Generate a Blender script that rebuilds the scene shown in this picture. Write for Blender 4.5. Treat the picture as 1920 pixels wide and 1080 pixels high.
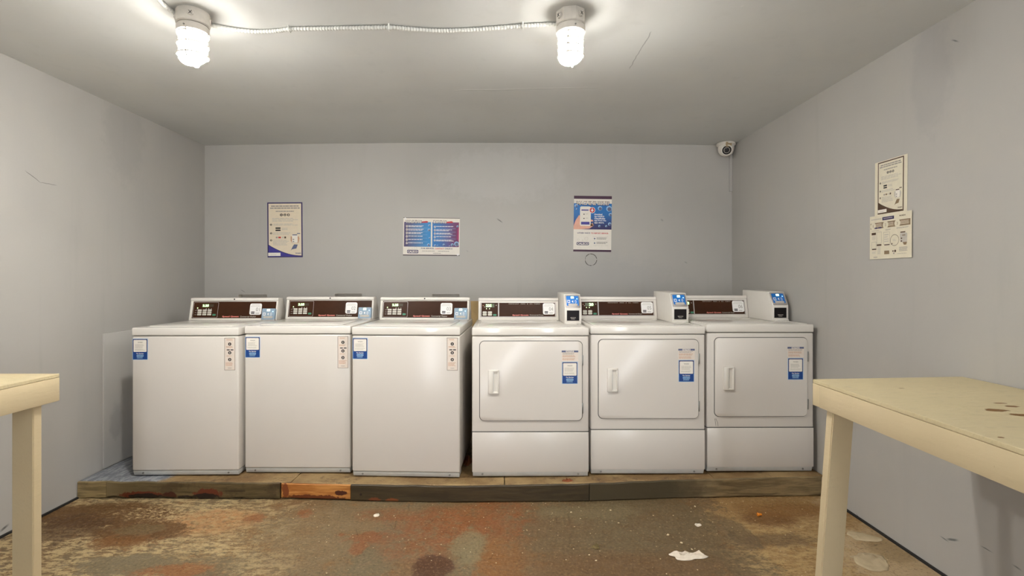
import bpy, bmesh, math, random
from mathutils import Matrix, Vector, noise as mnoise
random.seed(7)
scn = bpy.context.scene
for o in list(bpy.data.objects): bpy.data.objects.remove(o)
COL = scn.collection
PI = math.pi

# ------------------------------------------------------------------ camera, world, exposure
F = 940.0; HX = 945.0; HY = 526.0; HC = 1.24          # focal length and principal point in 1920x1080 pixels, eye height
cam = bpy.data.objects.new('camera', bpy.data.cameras.new('camera'))
COL.objects.link(cam)
cam.location = (0, 0, HC); cam.rotation_euler = (PI/2, 0, 0)
cam.data.sensor_width = 36; cam.data.lens = F/1920*36
cam.data.shift_x = (960-HX)/1920; cam.data.shift_y = (HY-540)/1920
cam.data.clip_start = .02
scn.camera = cam
scn.view_settings.view_transform = 'Standard'; scn.view_settings.look = 'None'
scn.view_settings.gamma = 1; scn.view_settings.use_curve_mapping = False
scn.view_settings.exposure = 0.22
w = bpy.data.worlds.new('world'); scn.world = w; w.use_nodes = True
w.node_tree.nodes['Background'].inputs[0].default_value = (.5, .55, .6, 1)
w.node_tree.nodes['Background'].inputs[1].default_value = .1
LAMP_SIDE = 50.0
LAMP_POWER = 1150.0
DOOR_POWER = 16.0

XL, XR, YB, YR, ZC = -2.43, 1.85, 4.07, -1.6, 2.34     # room shell
def pxy(px, py, Y): return ((px-HX)*Y/F, HC-(py-HY)*Y/F)   # pixel at known depth -> X, Z
def fl(px, py):                                           # pixel on the floor -> X, Y
    Y = HC*F/(py-HY); return ((px-HX)*Y/F, Y)

# ------------------------------------------------------------------ materials
def s2l(c):
    return tuple(((v/255)/12.92 if v/255 <= .04045 else ((v/255+.055)/1.055)**2.4) for v in c)
class NT:
    def __init__(s, name):
        m = s.m = bpy.data.materials.new(name); m.use_nodes = True
        s.t = m.node_tree; s.n = s.t.nodes; s.L = s.t.links
        s.b = s.n['Principled BSDF']; s.co = None
    def new(s, ty, **kw):
        n = s.n.new(ty)
        for k, v in kw.items(): setattr(n, k, v)
        return n
    def put(s, n, i, v):
        if isinstance(v, bpy.types.NodeSocket): s.L.new(v, n.inputs[i])
        elif v is not None:
            if isinstance(v, tuple) and len(v) == 3 and n.inputs[i].type == 'RGBA': v = (*v, 1)
            n.inputs[i].default_value = v
    def coord(s):
        if not s.co: s.co = s.new('ShaderNodeTexCoord').outputs['Object']
        return s.co
    def noise(s, scale=5, detail=6, rough=.6, vec=None, stretch=None, dist=0):
        v = vec or s.coord()
        if stretch:
            mp = s.new('ShaderNodeMapping'); s.L.new(v, mp.inputs[0]); mp.inputs['Scale'].default_value = stretch; v = mp.outputs[0]
        n = s.new('ShaderNodeTexNoise'); s.L.new(v, n.inputs['Vector'])
        n.inputs['Scale'].default_value = scale; n.inputs['Detail'].default_value = detail
        n.inputs['Roughness'].default_value = rough; n.inputs['Distortion'].default_value = dist
        return n.outputs[0]
    def math(s, op, a, b=None, c=None):
        n = s.new('ShaderNodeMath', operation=op); s.put(n, 0, a)
        if b is not None: s.put(n, 1, b)
        if c is not None: s.put(n, 2, c)
        return n.outputs[0]
    def ramp(s, v, a, b, lo=0., hi=1.):
        n = s.new('ShaderNodeMapRange', interpolation_type='SMOOTHSTEP'); s.L.new(v, n.inputs[0])
        n.inputs[1].default_value = a; n.inputs[2].default_value = b; n.inputs[3].default_value = lo; n.inputs[4].default_value = hi
        return n.outputs[0]
    def mix(s, f, a, b, blend='MIX'):
        n = s.new('ShaderNodeMix', data_type='RGBA', blend_type=blend)
        s.put(n, 0, f); s.put(n, 6, a); s.put(n, 7, b); return n.outputs[2]
    def blob(s, c, r, soft=.15, nz=None, amt=.8):
        mp = s.new('ShaderNodeMapping'); s.L.new(s.coord(), mp.inputs[0])
        mp.inputs['Location'].default_value = tuple(-a/b if b else 0 for a, b in zip(c, r))
        mp.inputs['Scale'].default_value = tuple(1/b if b else 0 for b in r)
        l = s.new('ShaderNodeVectorMath', operation='LENGTH'); s.L.new(mp.outputs[0], l.inputs[0])
        v = l.outputs['Value']
        if nz is not None: v = s.math('MULTIPLY_ADD', nz, amt, s.math('SUBTRACT', v, amt*.5))
        return s.ramp(v, 1+soft, 1-soft)
    def bump(s, h, strength=.2, dist=.01):
        n = s.new('ShaderNodeBump'); s.L.new(h, n.inputs['Height'])
        n.inputs['Strength'].default_value = strength; n.inputs['Distance'].default_value = dist
        if s.b.inputs['Normal'].is_linked: s.L.new(s.b.inputs['Normal'].links[0].from_socket, n.inputs['Normal'])
        s.L.new(n.outputs[0], s.b.inputs['Normal'])
    def set(s, col=None, rough=None, metal=None, spec=None):
        if col is not None: s.put(s.b, 'Base Color', col)
        if rough is not None: s.put(s.b, 'Roughness', rough)
        if metal is not None: s.put(s.b, 'Metallic', metal)
        if spec is not None: s.put(s.b, 'Specular IOR Level', spec)
        return s.m

def plain(name, rgb, rough=.5, metal=0., var=.06, scale=30, spec=.5, emit=0):
    t = NT(name); c = s2l(rgb)
    n = t.noise(scale, 3)
    col = t.mix(t.ramp(n, .3, .7), tuple(v*(1-var) for v in c), tuple(min(1, v*(1+var)) for v in c))
    t.set(col, rough, metal, spec)
    if emit:
        t.put(t.b, 'Emission Color', (*c, 1)); t.b.inputs['Emission Strength'].default_value = emit
    return t.m

def wall_material(name, rgb, scuffs=(), dirt=None):
    t = NT(name); c = s2l(rgb)
    big = t.noise(.9, 3, .5); mid = t.noise(4, 6, .6); fine = t.noise(60, 4, .6)
    col = t.mix(t.ramp(big, .35, .65), tuple(v*.95 for v in c), tuple(v*1.04 for v in c))
    col = t.mix(t.math('MULTIPLY', t.ramp(mid, .45, .75), .35), col, tuple(v*a for v, a in zip(c, (1.05, 1.03, .98))))
    st = t.noise(3, 4, .6, stretch=(4, 4, .35))
    col = t.mix(t.math('MULTIPLY', t.ramp(st, .55, .8), .22), col, tuple(v*.8 for v in c))
    nz = t.noise(14, 5, .7)
    for (cc, rr, dark, am) in scuffs:
        m = t.blob(cc, rr, .3, nz, 1.4)
        col = t.mix(t.math('MULTIPLY', m, am), col, s2l(dark))
    t.set(col, .55, 0, .35)
    t.bump(fine, .12, .002); t.bump(mid, .25, .006)
    return t

M = {}
# walls ----------------------------------------------------------
def seg(t, axes, p, q, wdt, nz, am=.01):
    """mask of a thin line from p to q in the plane of the two axes, wobbling with noise"""
    sp = t.new('ShaderNodeSeparateXYZ'); t.L.new(t.coord(), sp.inputs[0])
    wob = t.math('MULTIPLY', t.math('SUBTRACT', nz, .5), am*2)
    a = t.math('ADD', sp.outputs[axes[0]], wob); b = t.math('ADD', sp.outputs[axes[1]], wob)
    d = (q[0]-p[0], q[1]-p[1]); L = math.hypot(*d); d = (d[0]/L, d[1]/L)
    a = t.math('SUBTRACT', a, p[0]); b = t.math('SUBTRACT', b, p[1])
    u = t.math('ADD', t.math('MULTIPLY', a, d[0]), t.math('MULTIPLY', b, d[1]))
    v = t.math('ABSOLUTE', t.math('SUBTRACT', t.math('MULTIPLY', b, d[0]), t.math('MULTIPLY', a, d[1])))
    e = t.math('MULTIPLY', t.ramp(u, -.01, .02), t.ramp(u, L+.01, L-.02))
    return t.math('MULTIPLY', e, t.ramp(v, wdt, wdt*.3))

def lw(px, py):                                     # left wall pixel -> Y, Z
    Y = XL*F/(px-HX); return (Y, HC-(py-HY)*Y/F)
def rw(px, py):
    Y = XR*F/(px-HX); return (Y, HC-(py-HY)*Y/F)
def bw(px, py): return pxy(px, py, YB)
def cl(px, py):
    Y = (ZC-HC)*F/(HY-py); return ((px-HX)*Y/F, Y)

WALLC = (179, 176, 171)
t = wall_material('grey_wall_paint_left', WALLC, [((XL, *lw(235, 250)), (0, .16, .3), (150, 148, 146), .25), ((XL, *lw(215, 790)), (0, .05, .1), (120, 118, 116), .3)])
col = t.b.inputs['Base Color'].links[0].from_socket; nz = t.noise(9, 3, .6)
for p, q, wd in [((48, 320), (75, 343), .0022), ((75, 343), (107, 347), .0018), ((0, 997), (15, 985), .008)]:
    col = t.mix(seg(t, (1, 2), lw(*p), lw(*q), wd, nz), col, s2l((105, 102, 100)))
t.set(col); M['wall_left'] = t.m
t = wall_material('grey_wall_paint_right', WALLC, [((XR, *rw(1745, 140)), (0, .1, .25), (150, 148, 148), .3)])
col = t.b.inputs['Base Color'].links[0].from_socket; nz = t.noise(9, 3, .6)
for p, q, wd in [((1764, 1006), (1778, 1016), .004), ((1776, 1012), (1797, 1014), .006), ((1840, 1024), (1860, 1036), .003), ((1605, 962), (1610, 970), .003), ((1900, 1060), (1915, 1070), .004), ((1785, 75), (1797, 78), .004)]:
    col = t.mix(seg(t, (1, 2), rw(*p), rw(*q), wd, nz, .006), col, s2l((110, 112, 110)))
t.set(col); M['wall_right'] = t.m
t = wall_material('grey_wall_paint_back', (178, 175, 170), [((bw(940, 330)[0], YB, bw(940, 330)[1]), (.5, 0, .2), (192, 191, 188), .35), ((bw(1150, 620)[0], YB, 1.1), (.6, 0, .3), (160, 160, 162), .25)])
col = t.b.inputs['Base Color'].links[0].from_socket; nz = t.noise(9, 3, .6); nz2 = t.noise(40, 3, .7)
cx, cz = bw(1108, 487)
mp = t.new('ShaderNodeVectorMath', operation='SUBTRACT'); t.L.new(t.coord(), mp.inputs[0]); mp.inputs[1].default_value = (cx, YB, cz)
ln = t.new('ShaderNodeVectorMath', operation='LENGTH'); t.L.new(mp.outputs[0], ln.inputs[0])
d = t.math('ABSOLUTE', t.math('SUBTRACT', ln.outputs['Value'], .047))
col = t.mix(t.math('MULTIPLY', t.ramp(d, .0045, .001), t.ramp(nz2, .4, .55)), col, s2l((70, 64, 58)))
for p, q, wd in [((452, 543), (460, 548), .003), ((1240, 411), (1243, 414), .009), ((1284, 491), (1288, 493), .006), ((932, 410), (942, 417), .006), ((381, 414), (384, 416), .006), ((875, 470), (877, 472), .006)]:
    col = t.mix(seg(t, (0, 2), bw(*p), bw(*q), wd, nz, .004), col, s2l((125, 123, 120)))
t.set(col); M['wall_back'] = t.m
t = wall_material('grey_ceiling_paint', (205, 205, 202), [])
col = t.b.inputs['Base Color'].links[0].from_socket; nz = t.noise(5, 3, .6)
k1 = seg(t, (0, 1), cl(1222, 60), cl(1180, 130), .0035, nz, .02)
col = t.mix(t.math('MULTIPLY', k1, .6), col, s2l((120, 120, 120)))
k2 = seg(t, (0, 1), cl(850, 172), cl(1120, 166), .008, nz, .012)
sp = t.noise(11, 2, .5)
k3 = t.ramp(sp, .76, .79)
col = t.mix(t.math('MULTIPLY', t.math('MAXIMUM', k2, k3), .5), col, s2l((215, 214, 210)))
t.set(col); t.bump(t.math('MAXIMUM', k2, k3), .4, .004); M['ceiling'] = t.m
M['wall_rear'] = wall_material('pale_bounce_paint_rear', (225, 222, 216)).m  # unseen wall made paler than the others to bounce more light

# floor ---------------------------------------------------------
t = NT('worn_painted_concrete')
def lev(v, lo=.3, hi=.7): return t.math('MULTIPLY', t.math('SUBTRACT', v, lo), 1/(hi-lo))
n1 = t.noise(2.6, 9, .72); n2 = lev(t.noise(7, 10, .78)); n3 = t.noise(38, 8, .75); n4 = t.noise(140, 4, .7)
fine = lev(t.noise(22, 8, .8)); fk = t.noise(15, 9, .8, stretch=(1, 2.4, 1)); fk2 = t.noise(34, 9, .8, stretch=(1, 1.8, 1))
mot = t.math('ADD', t.math('MULTIPLY', n2, .6), t.math('MULTIPLY', fine, .4))
GREY = s2l((122, 110, 84)); BROWN = s2l((106, 74, 38)); RUST = s2l((142, 86, 46)); CREAM = s2l((206, 184, 138)); TAN = s2l((170, 140, 94)); DARK = s2l((84, 56, 30)); MAROON = s2l((88, 54, 32)); PALE = s2l((206, 184, 148))
col = t.mix(t.ramp(n1, .38, .62), GREY, s2l((124, 98, 66)))
col = t.mix(t.math('MULTIPLY', t.ramp(n2, .5, .9), .6), col, s2l((152, 112, 68)))
col = t.mix(t.math('MULTIPLY', t.ramp(fk2, .50, .60), .35), col, s2l((164, 136, 96)))
def spot(px, py, rpx, rpy, c, amt=.9, soft=.18, am=1.5, nz=None, tex=None):
    global col
    x, y = fl(px, py); y0 = fl(px, py+rpy)[1]; y1 = fl(px, py-rpy)[1]
    m = t.blob((x, y, 0), (rpx*y/F, (y1-y0)/2, 0), soft, nz or mot, am)
    if tex is not None: m = t.math('MULTIPLY', m, tex)
    if amt < 1: m = t.math('MULTIPLY', m, amt)
    col = t.mix(m, col, c)
flake = t.ramp(fk, .47, .53); flake2 = t.ramp(fk2, .50, .56); grit = t.ramp(fine, .15, .75)
spot(160, 1000, 330, 130, CREAM, .85, .3, 1.5, None, flake)
spot(190, 965, 150, 24, BROWN, .95)
spot(120, 990, 90, 25, DARK, .7, .2, 2)
spot(330, 962, 110, 14, CREAM, .9, .2, 1.8, None, flake2)
spot(395, 978, 90, 24, s2l((190, 138, 88)), .85, .3, 1.8, None, grit)
spot(265, 997, 80, 22, BROWN, .95)
spot(262, 992, 40, 10, s2l((116, 96, 62)), .8)
spot(230, 1018, 60, 12, s2l((130, 86, 40)), .8, .3, 3)
spot(245, 1058, 100, 20, s2l((128, 116, 90)), .95)
spot(395, 1062, 75, 22, s2l((124, 110, 84)), .9)
spot(430, 1030, 60, 16, CREAM, .7, .3, 1.8, None, flake)
spot(330, 1068, 70, 11, s2l((150, 94, 48)), .8, .3, 3.2)
spot(470, 1010, 130, 55, TAN, .6, .4, 1.8, None, flake2)
spot(500, 1060, 60, 30, CREAM, .6, .4, 1.8, None, flake)
spot(660, 1000, 170, 60, s2l((136, 118, 88)), .6, .4, 1.4)
spot(712, 1030, 50, 60, GREY, .85)
for a in [(568, 962, 16, 7), (480, 972, 18, 7), (672, 1030, 14, 12), (690, 1005, 34, 10), (640, 1002, 12, 4), (730, 965, 60, 14), (800, 1000, 100, 52), (850, 985, 80, 35)]:
    spot(*a, RUST, .75, .3, 2.0 if a[2] > 50 else 3.2, None, grit if a[2] > 50 else None)
spot(880, 970, 55, 28, s2l((150, 94, 50)), .8, .3, 2, None, grit); spot(955, 975, 60, 50, RUST, .85, .3, 2, None, grit); spot(940, 1050, 50, 44, s2l((146, 100, 54)), .9, .2, 1.6)
spot(1050, 985, 70, 22, RUST, .55, .5, 2, None, grit); spot(1010, 1040, 80, 40, s2l((132, 98, 62)), .6, .5, 1.8)
spot(812, 1062, 38, 22, MAROON, .92, .12, 1.0)
spot(878, 1025, 32, 30, s2l((140, 130, 98)), .75)
spot(1180, 1000, 200, 95, s2l((110, 94, 66)), .75, .12, 1.0)
spot(1180, 1060, 180, 25, s2l((116, 84, 50)), .6, .5, 1.8)
spot(1100, 960, 90, 14, s2l((130, 118, 88)), .6, .3, 1.8)
spot(1570, 1000, 195, 120, s2l((166, 132, 84)), .95, .06, .8)
spot(1500, 1030, 120, 80, s2l((200, 172, 120)), .8, .4, 1.8, None, flake)
spot(1560, 1000, 150, 90, s2l((206, 180, 130)), .6, .4, 1.6, None, flake2)
spot(1440, 972, 50, 14, s2l((120, 80, 38)), .85, .3, 1.8); spot(1480, 955, 100, 14, s2l((142, 100, 52)), .75, .4, 1.8)
spot(1385, 1000, 25, 30, s2l((112, 96, 70)), .75); spot(1460, 1012, 75, 12, s2l((110, 88, 62)), .7, .4, 1.8)
spot(1600, 945, 60, 14, PALE, .8, .4, 1.5); spot(1690, 1060, 100, 70, PALE, .8, .4, 1.6)
spot(1660, 1030, 34, 25, s2l((150, 126, 84)), .6, .4, 1.8)
crk = t.new('ShaderNodeTexVoronoi', feature='DISTANCE_TO_EDGE'); t.L.new(t.coord(), crk.inputs['Vector']); crk.inputs['Scale'].default_value = 9
wv = t.noise(7, 5, .7)
ckm = t.math('MULTIPLY', t.ramp(crk.outputs[0], .018, .0), t.ramp(wv, .5, .6))
col = t.mix(t.math('MULTIPLY', ckm, .55), col, s2l((70, 52, 36)))
col = t.mix(t.math('MULTIPLY', t.ramp(n3, .58, .72), .55), col, s2l((176, 150, 112)))
col = t.mix(t.math('MULTIPLY', t.ramp(n3, .42, .28), .6), col, s2l((66, 46, 30)))
col = t.mix(t.math('MULTIPLY', t.ramp(n4, .68, .74), .7), col, s2l((206, 186, 150)))
col = t.mix(t.math('MULTIPLY', t.ramp(n4, .33, .27), .5), col, s2l((56, 40, 28)))
n5 = t.noise(75, 8, .8)
col = t.mix(t.math('MULTIPLY', t.ramp(n5, .52, .66), .45), col, s2l((196, 168, 122)))
col = t.mix(t.math('MULTIPLY', t.ramp(n5, .48, .36), .6), col, s2l((58, 40, 24)))
col = t.mix(1.0, col, (.92, .89, .86), 'MULTIPLY')
t.set(col, t.ramp(n2, .0, 1, .42, .75), 0, .35)
t.bump(n5, .5, .004); t.bump(n3, .5, .008); t.bump(fk, .5, .01); t.bump(ckm, -.5, .004)
M['floor'] = t.m

# everything else ---------------------------------------------
def enamel(name, rgb, rough=.23):
    t = NT(name); c = s2l(rgb)
    n = t.noise(220, 2, .5); b = t.noise(2.5, 2, .5)
    t.set(t.mix(t.ramp(b, .3, .7), tuple(v*.985 for v in c), c), rough, 0, .45)
    t.bump(n, .035, .0008); return t.m
M['enamel'] = enamel('white_enamel', (213, 207, 199))
M['enamel_top'] = enamel('white_enamel_top', (222, 217, 209), .12)
M['handle'] = plain('white_handle_plastic', (226, 221, 212), .35, 0, .01)
M['plastic'] = plain('white_plastic', (222, 217, 209), .4, 0, .01)
M['toe'] = plain('grey_toe_enamel', (196, 196, 192), .45, 0, .03)
M['seam'] = plain('dark_seam', (84, 82, 78), .8, 0, .1)
M['fascia'] = plain('brown_fascia', (58, 31, 14), .35, 0, .12, 12, .2)
M['silver'] = plain('satin_silver', (186, 180, 176), .35, .6)
M['chrome'] = plain('screw_metal', (150, 150, 146), .3, .9)
M['btn'] = plain('key_white', (208, 204, 192), .5)
M['btn_green'] = plain('key_green', (70, 140, 110), .5)
M['lcd'] = plain('display_back', (96, 104, 84), .3)
M['lcd_dark'] = plain('display_dark', (60, 50, 34), .3)
M['digit'] = plain('lit_digits', (200, 255, 170), .5, emit=2.6)
M['led'] = plain('lit_led', (215, 255, 180), .5, emit=3)
M['led_blue'] = plain('lit_led_blue', (170, 225, 255), .5, emit=1.3)
M['black'] = plain('black_print', (26, 22, 24), .5)
M['dark'] = plain('black_glass', (22, 17, 18), .5, 0, .1, 30, .2)
M['white'] = plain('white_print', (236, 234, 232), .5, 0, .01)
M['sheet'] = plain('paper_white', (232, 226, 216), .6, 0, .02)
M['pinkish'] = plain('paper_pinkish', (222, 210, 198), .6, 0, .02)
M['creampaper'] = plain('paper_cream', (222, 208, 184), .6, 0, .02)
M['yellowed'] = plain('paper_yellowed', (222, 214, 192), .7, 0, .03)
M['navy'] = plain('navy_print', (44, 34, 88), .5)
M['purple'] = plain('plum_print', (60, 20, 52), .5)
M['indigo'] = plain('indigo_print', (60, 54, 140), .5)
M['blue'] = plain('blue_print', (8, 62, 132), .45)
M['slate'] = plain('slate_print', (88, 96, 128), .5)
M['brownprint'] = plain('brown_print', (82, 62, 46), .6)
M['midbrown'] = plain('midbrown_print', (134, 114, 88), .6)
M['grey'] = plain('grey_print', (148, 142, 136), .6)
M['lightgrey'] = plain('light_grey_print', (190, 184, 174), .6)
M['lightblue'] = plain('light_blue_print', (150, 190, 225), .5)
M['bluegrey'] = plain('blue_grey_face', (142, 164, 184), .35)
M['cyan'] = plain('reader_blue', (20, 112, 196), .3)
M['red'] = plain('red_print', (196, 40, 44), .5)
M['redtext'] = plain('red_white_lettering', (226, 132, 122), .5)
M['orangeprint'] = plain('orange_print', (196, 150, 118), .6)
M['pinkskin'] = plain('printed_hand', (226, 172, 150), .6)
M['magenta'] = plain('magenta_print', (150, 22, 92), .5)
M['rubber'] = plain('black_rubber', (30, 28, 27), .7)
M['fixture'] = plain('painted_cast_metal', (206, 200, 190), .5, 0, .06, 20)
M['wire'] = plain('guard_wire_paint', (214, 208, 196), .45)
M['conduit'] = plain('painted_conduit', (214, 214, 208), .5, 0, .05)
M['camshell'] = plain('camera_shell', (222, 216, 206), .4)
M['tape'] = plain('masking_tape', (168, 146, 112), .7)
M['tissue'] = plain('tissue', (226, 214, 196), .9, 0, .05)
M['dirtypaper'] = plain('dirty_paper', (186, 168, 136), .9, 0, .12, 12)
M['orange'] = plain('orange_plastic', (236, 140, 30), .5)
M['twig'] = plain('dry_leaf', (120, 104, 66), .9, 0, .2)
M['leaf'] = plain('brown_leaf', (134, 74, 40), .9, 0, .2)
M['crumb'] = plain('pale_crumbs', (214, 196, 160), .9, 0, .1)
M['duct'] = plain('tan_board', (176, 150, 104), .8, 0, .12, 8)
t = NT('lit_jar'); t.set((1, 1, 1), .3); t.put(t.b, 'Emission Color', (1.0, .975, .925, 1)); sp = t.new('ShaderNodeSeparateXYZ'); t.L.new(t.coord(), sp.inputs[0])
# the bulb sends most of its light out of the dome at the bottom of the jar
t.L.new(t.ramp(sp.outputs[2], -.180, -.196, LAMP_SIDE, LAMP_POWER), t.b.inputs['Emission Strength']); M['jar'] = t.m
t = NT('daylight_glass'); t.set((.8, .9, 1), .2); t.put(t.b, 'Emission Color', (.93, .96, 1.0, 1)); t.b.inputs['Emission Strength'].default_value = DOOR_POWER; M['daylight'] = t.m
# blue poster grounds: a printed gradient (flat print)
def gradient(name, ca, cb, axis, a, b):
    t = NT(name); sp = t.new('ShaderNodeSeparateXYZ'); t.L.new(t.coord(), sp.inputs[0])
    t.set(t.mix(t.ramp(sp.outputs[axis], a, b), s2l(ca), s2l(cb)), .4); return t.m

def paint_wood(name, base, chip, chips=(), chipamt=.5, top=False):
    t = NT(name); c = s2l(base)
    g = t.noise(12, 5, .6, stretch=(6, 1, 6)); f = t.noise(40, 6, .7, stretch=(1, 1, 1)); b = t.noise(2, 3, .5)
    col = t.mix(t.ramp(b, .3, .7), tuple(v*.93 for v in c), c)
    col = t.mix(t.math('MULTIPLY', t.ramp(g, .55, .75), .25), col, tuple(v*.78 for v in c))
    if top:
        o = t.noise(34, 7, .75, stretch=(.5, 1.3, 1), dist=.6); col = t.mix(t.math('MULTIPLY', t.ramp(o, .52, .66), .4), col, tuple(v*.7 for v in c)); t.bump(o, .8, .006)
        col = t.mix(t.ramp(t.noise(55, 6, .8), .68, .72), col, s2l((140, 104, 60)))
    col = t.mix(t.math('MULTIPLY', t.ramp(f, .7, .76), chipamt), col, s2l(chip))
    nz = t.noise(30, 5, .7)
    for cc, rr in chips: col = t.mix(t.blob(cc, rr, .15, nz, 2.2), col, s2l((128, 88, 34)))
    t.set(col, .5, 0, .35); t.bump(g, .25, .003); t.bump(f, .2, .002); return t.m
M['cream'] = paint_wood('cream_painted_wood', (208, 190, 154), (150, 118, 70))
def tabletop(px, py): 
    h = .853; Y = (HC-h)*F/(py-HY); return ((px-HX)*Y/F, Y, h)
ch = [(tabletop(*p), (a, b, .2)) for p, a, b in [((1868, 769), .035, .015), ((1898, 762), .02, .01), ((1912, 778), .025, .014), ((1875, 756), .02, .006), ((1690, 728), .012, .005), ((1876, 820), .008, .006)]]
M['cream_top'] = paint_wood('cream_painted_strand_board', (216, 200, 160), (150, 118, 70), ch, .4, True)
def wood(name, a, b, dark=(40, 28, 18), rot=.5, holes=()):
    t = NT(name); g = t.noise(9, 7, .65, stretch=(.6, 3, 6), dist=.4); r = t.noise(5, 6, .7); f = t.noise(50, 5, .7)
    col = t.mix(t.ramp(g, .35, .65), s2l(a), s2l(b))
    col = t.mix(t.math('MULTIPLY', t.ramp(r, .57, .66), rot), col, s2l(dark))
    col = t.mix(t.math('MULTIPLY', t.ramp(f, .7, .76), .5), col, s2l((170, 150, 110)))
    hn = t.noise(28, 7, .75)
    for px, py, rpx, rpy, c in holes:
        col = t.mix(t.blob(((px-HX)*2.83/F, 0, HC-(py-HY)*2.83/F), (rpx*2.83/F, 0, rpy*2.83/F), .1, hn, 2.2), col, s2l(c))
    if name == 'stained_olive_board':
        sp = t.new('ShaderNodeSeparateXYZ'); t.L.new(t.coord(), sp.inputs[0])
        col = t.mix(t.ramp(t.math('MULTIPLY_ADD', t.noise(4, 6, .7), .4, sp.outputs[0]), -1.6, -2.2), col, s2l((122, 106, 74)))
        for px, py, rpx, rpy, c in holes:
            col = t.mix(t.blob(((px-HX)*2.83/F, 0, HC-(py-HY)*2.83/F), (rpx*2.83/F, 0, rpy*2.83/F), .1, hn, 2.2), col, s2l(c))
    if name == 'weathered_brown_board':      # damp and dark towards the middle of the room, dry at the wall
        sp = t.new('ShaderNodeSeparateXYZ'); t.L.new(t.coord(), sp.inputs[0])
        x_ = t.math('MULTIPLY_ADD', t.noise(4, 6, .7), .5, sp.outputs[0])
        col = t.mix(t.ramp(x_, 1.5, 1.15), col, s2l((72, 62, 42)))
    t.set(col, .5, 0, .4); t.bump(g, .4, .004); t.bump(r, .3, .006); return t.m
M['board_pale'] = wood('weathered_pale_board', (112, 96, 64), (150, 130, 90), (70, 48, 30), .4, [(203, 929, 6, 4, (60, 30, 16))])
M['board_olive'] = wood('stained_olive_board', (74, 62, 38), (102, 86, 56), (52, 34, 22), .5, [(262, 931, 36, 7, (96, 44, 22)), (268, 933, 30, 5, (34, 22, 14)), (315, 931, 12, 6, (64, 30, 16)), (388, 927, 26, 9, (96, 44, 22)), (385, 932, 24, 5, (34, 22, 14)), (350, 934, 18, 3, (34, 22, 14)), (440, 922, 20, 2, (60, 46, 28))])
M['board_dark'] = wood('dark_wet_board', (54, 43, 24), (70, 57, 34), (44, 34, 24), .4, [(705, 934, 12, 4, (112, 60, 30)), (738, 935, 12, 4, (120, 66, 32)), (678, 925, 3, 3, (30, 20, 12))])
M['board_orange'] = wood('bare_orange_board', (160, 98, 42), (198, 138, 72), (110, 54, 22), .8, [(590, 934, 60, 6, (104, 52, 22)), (638, 924, 12, 5, (74, 34, 16)), (534, 922, 6, 14, (120, 62, 28))])
BR = wood('weathered_brown_board', (104, 88, 62), (146, 126, 90), (84, 66, 44), .5)
M['board_right'] = BR
t = NT('dirty_plywood'); g = t.noise(14, 8, .75); f = t.noise(90, 5, .7); r = t.noise(4, 5, .6)
col = t.mix(t.ramp(r, .35, .65), s2l((122, 94, 58)), s2l((160, 134, 92)))
col = t.mix(t.math('MULTIPLY', t.ramp(g, .5, .68), .8), col, s2l((86, 60, 36)))
col = t.mix(t.math('MULTIPLY', t.ramp(f, .64, .7), .8), col, s2l((206, 186, 146)))
nz = t.noise(12, 6, .7)
col = t.mix(t.blob((-2.43, 3.1, 0), (.52, .55, 0), .06, nz, .35), col, t.mix(t.ramp(t.noise(24, 8, .75, stretch=(2, .6, 1)), .42, .6), s2l((112, 115, 122)), s2l((156, 158, 162))))
t.set(col, .6); t.bump(g, .6, .006); M['ply'] = t.m

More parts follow.
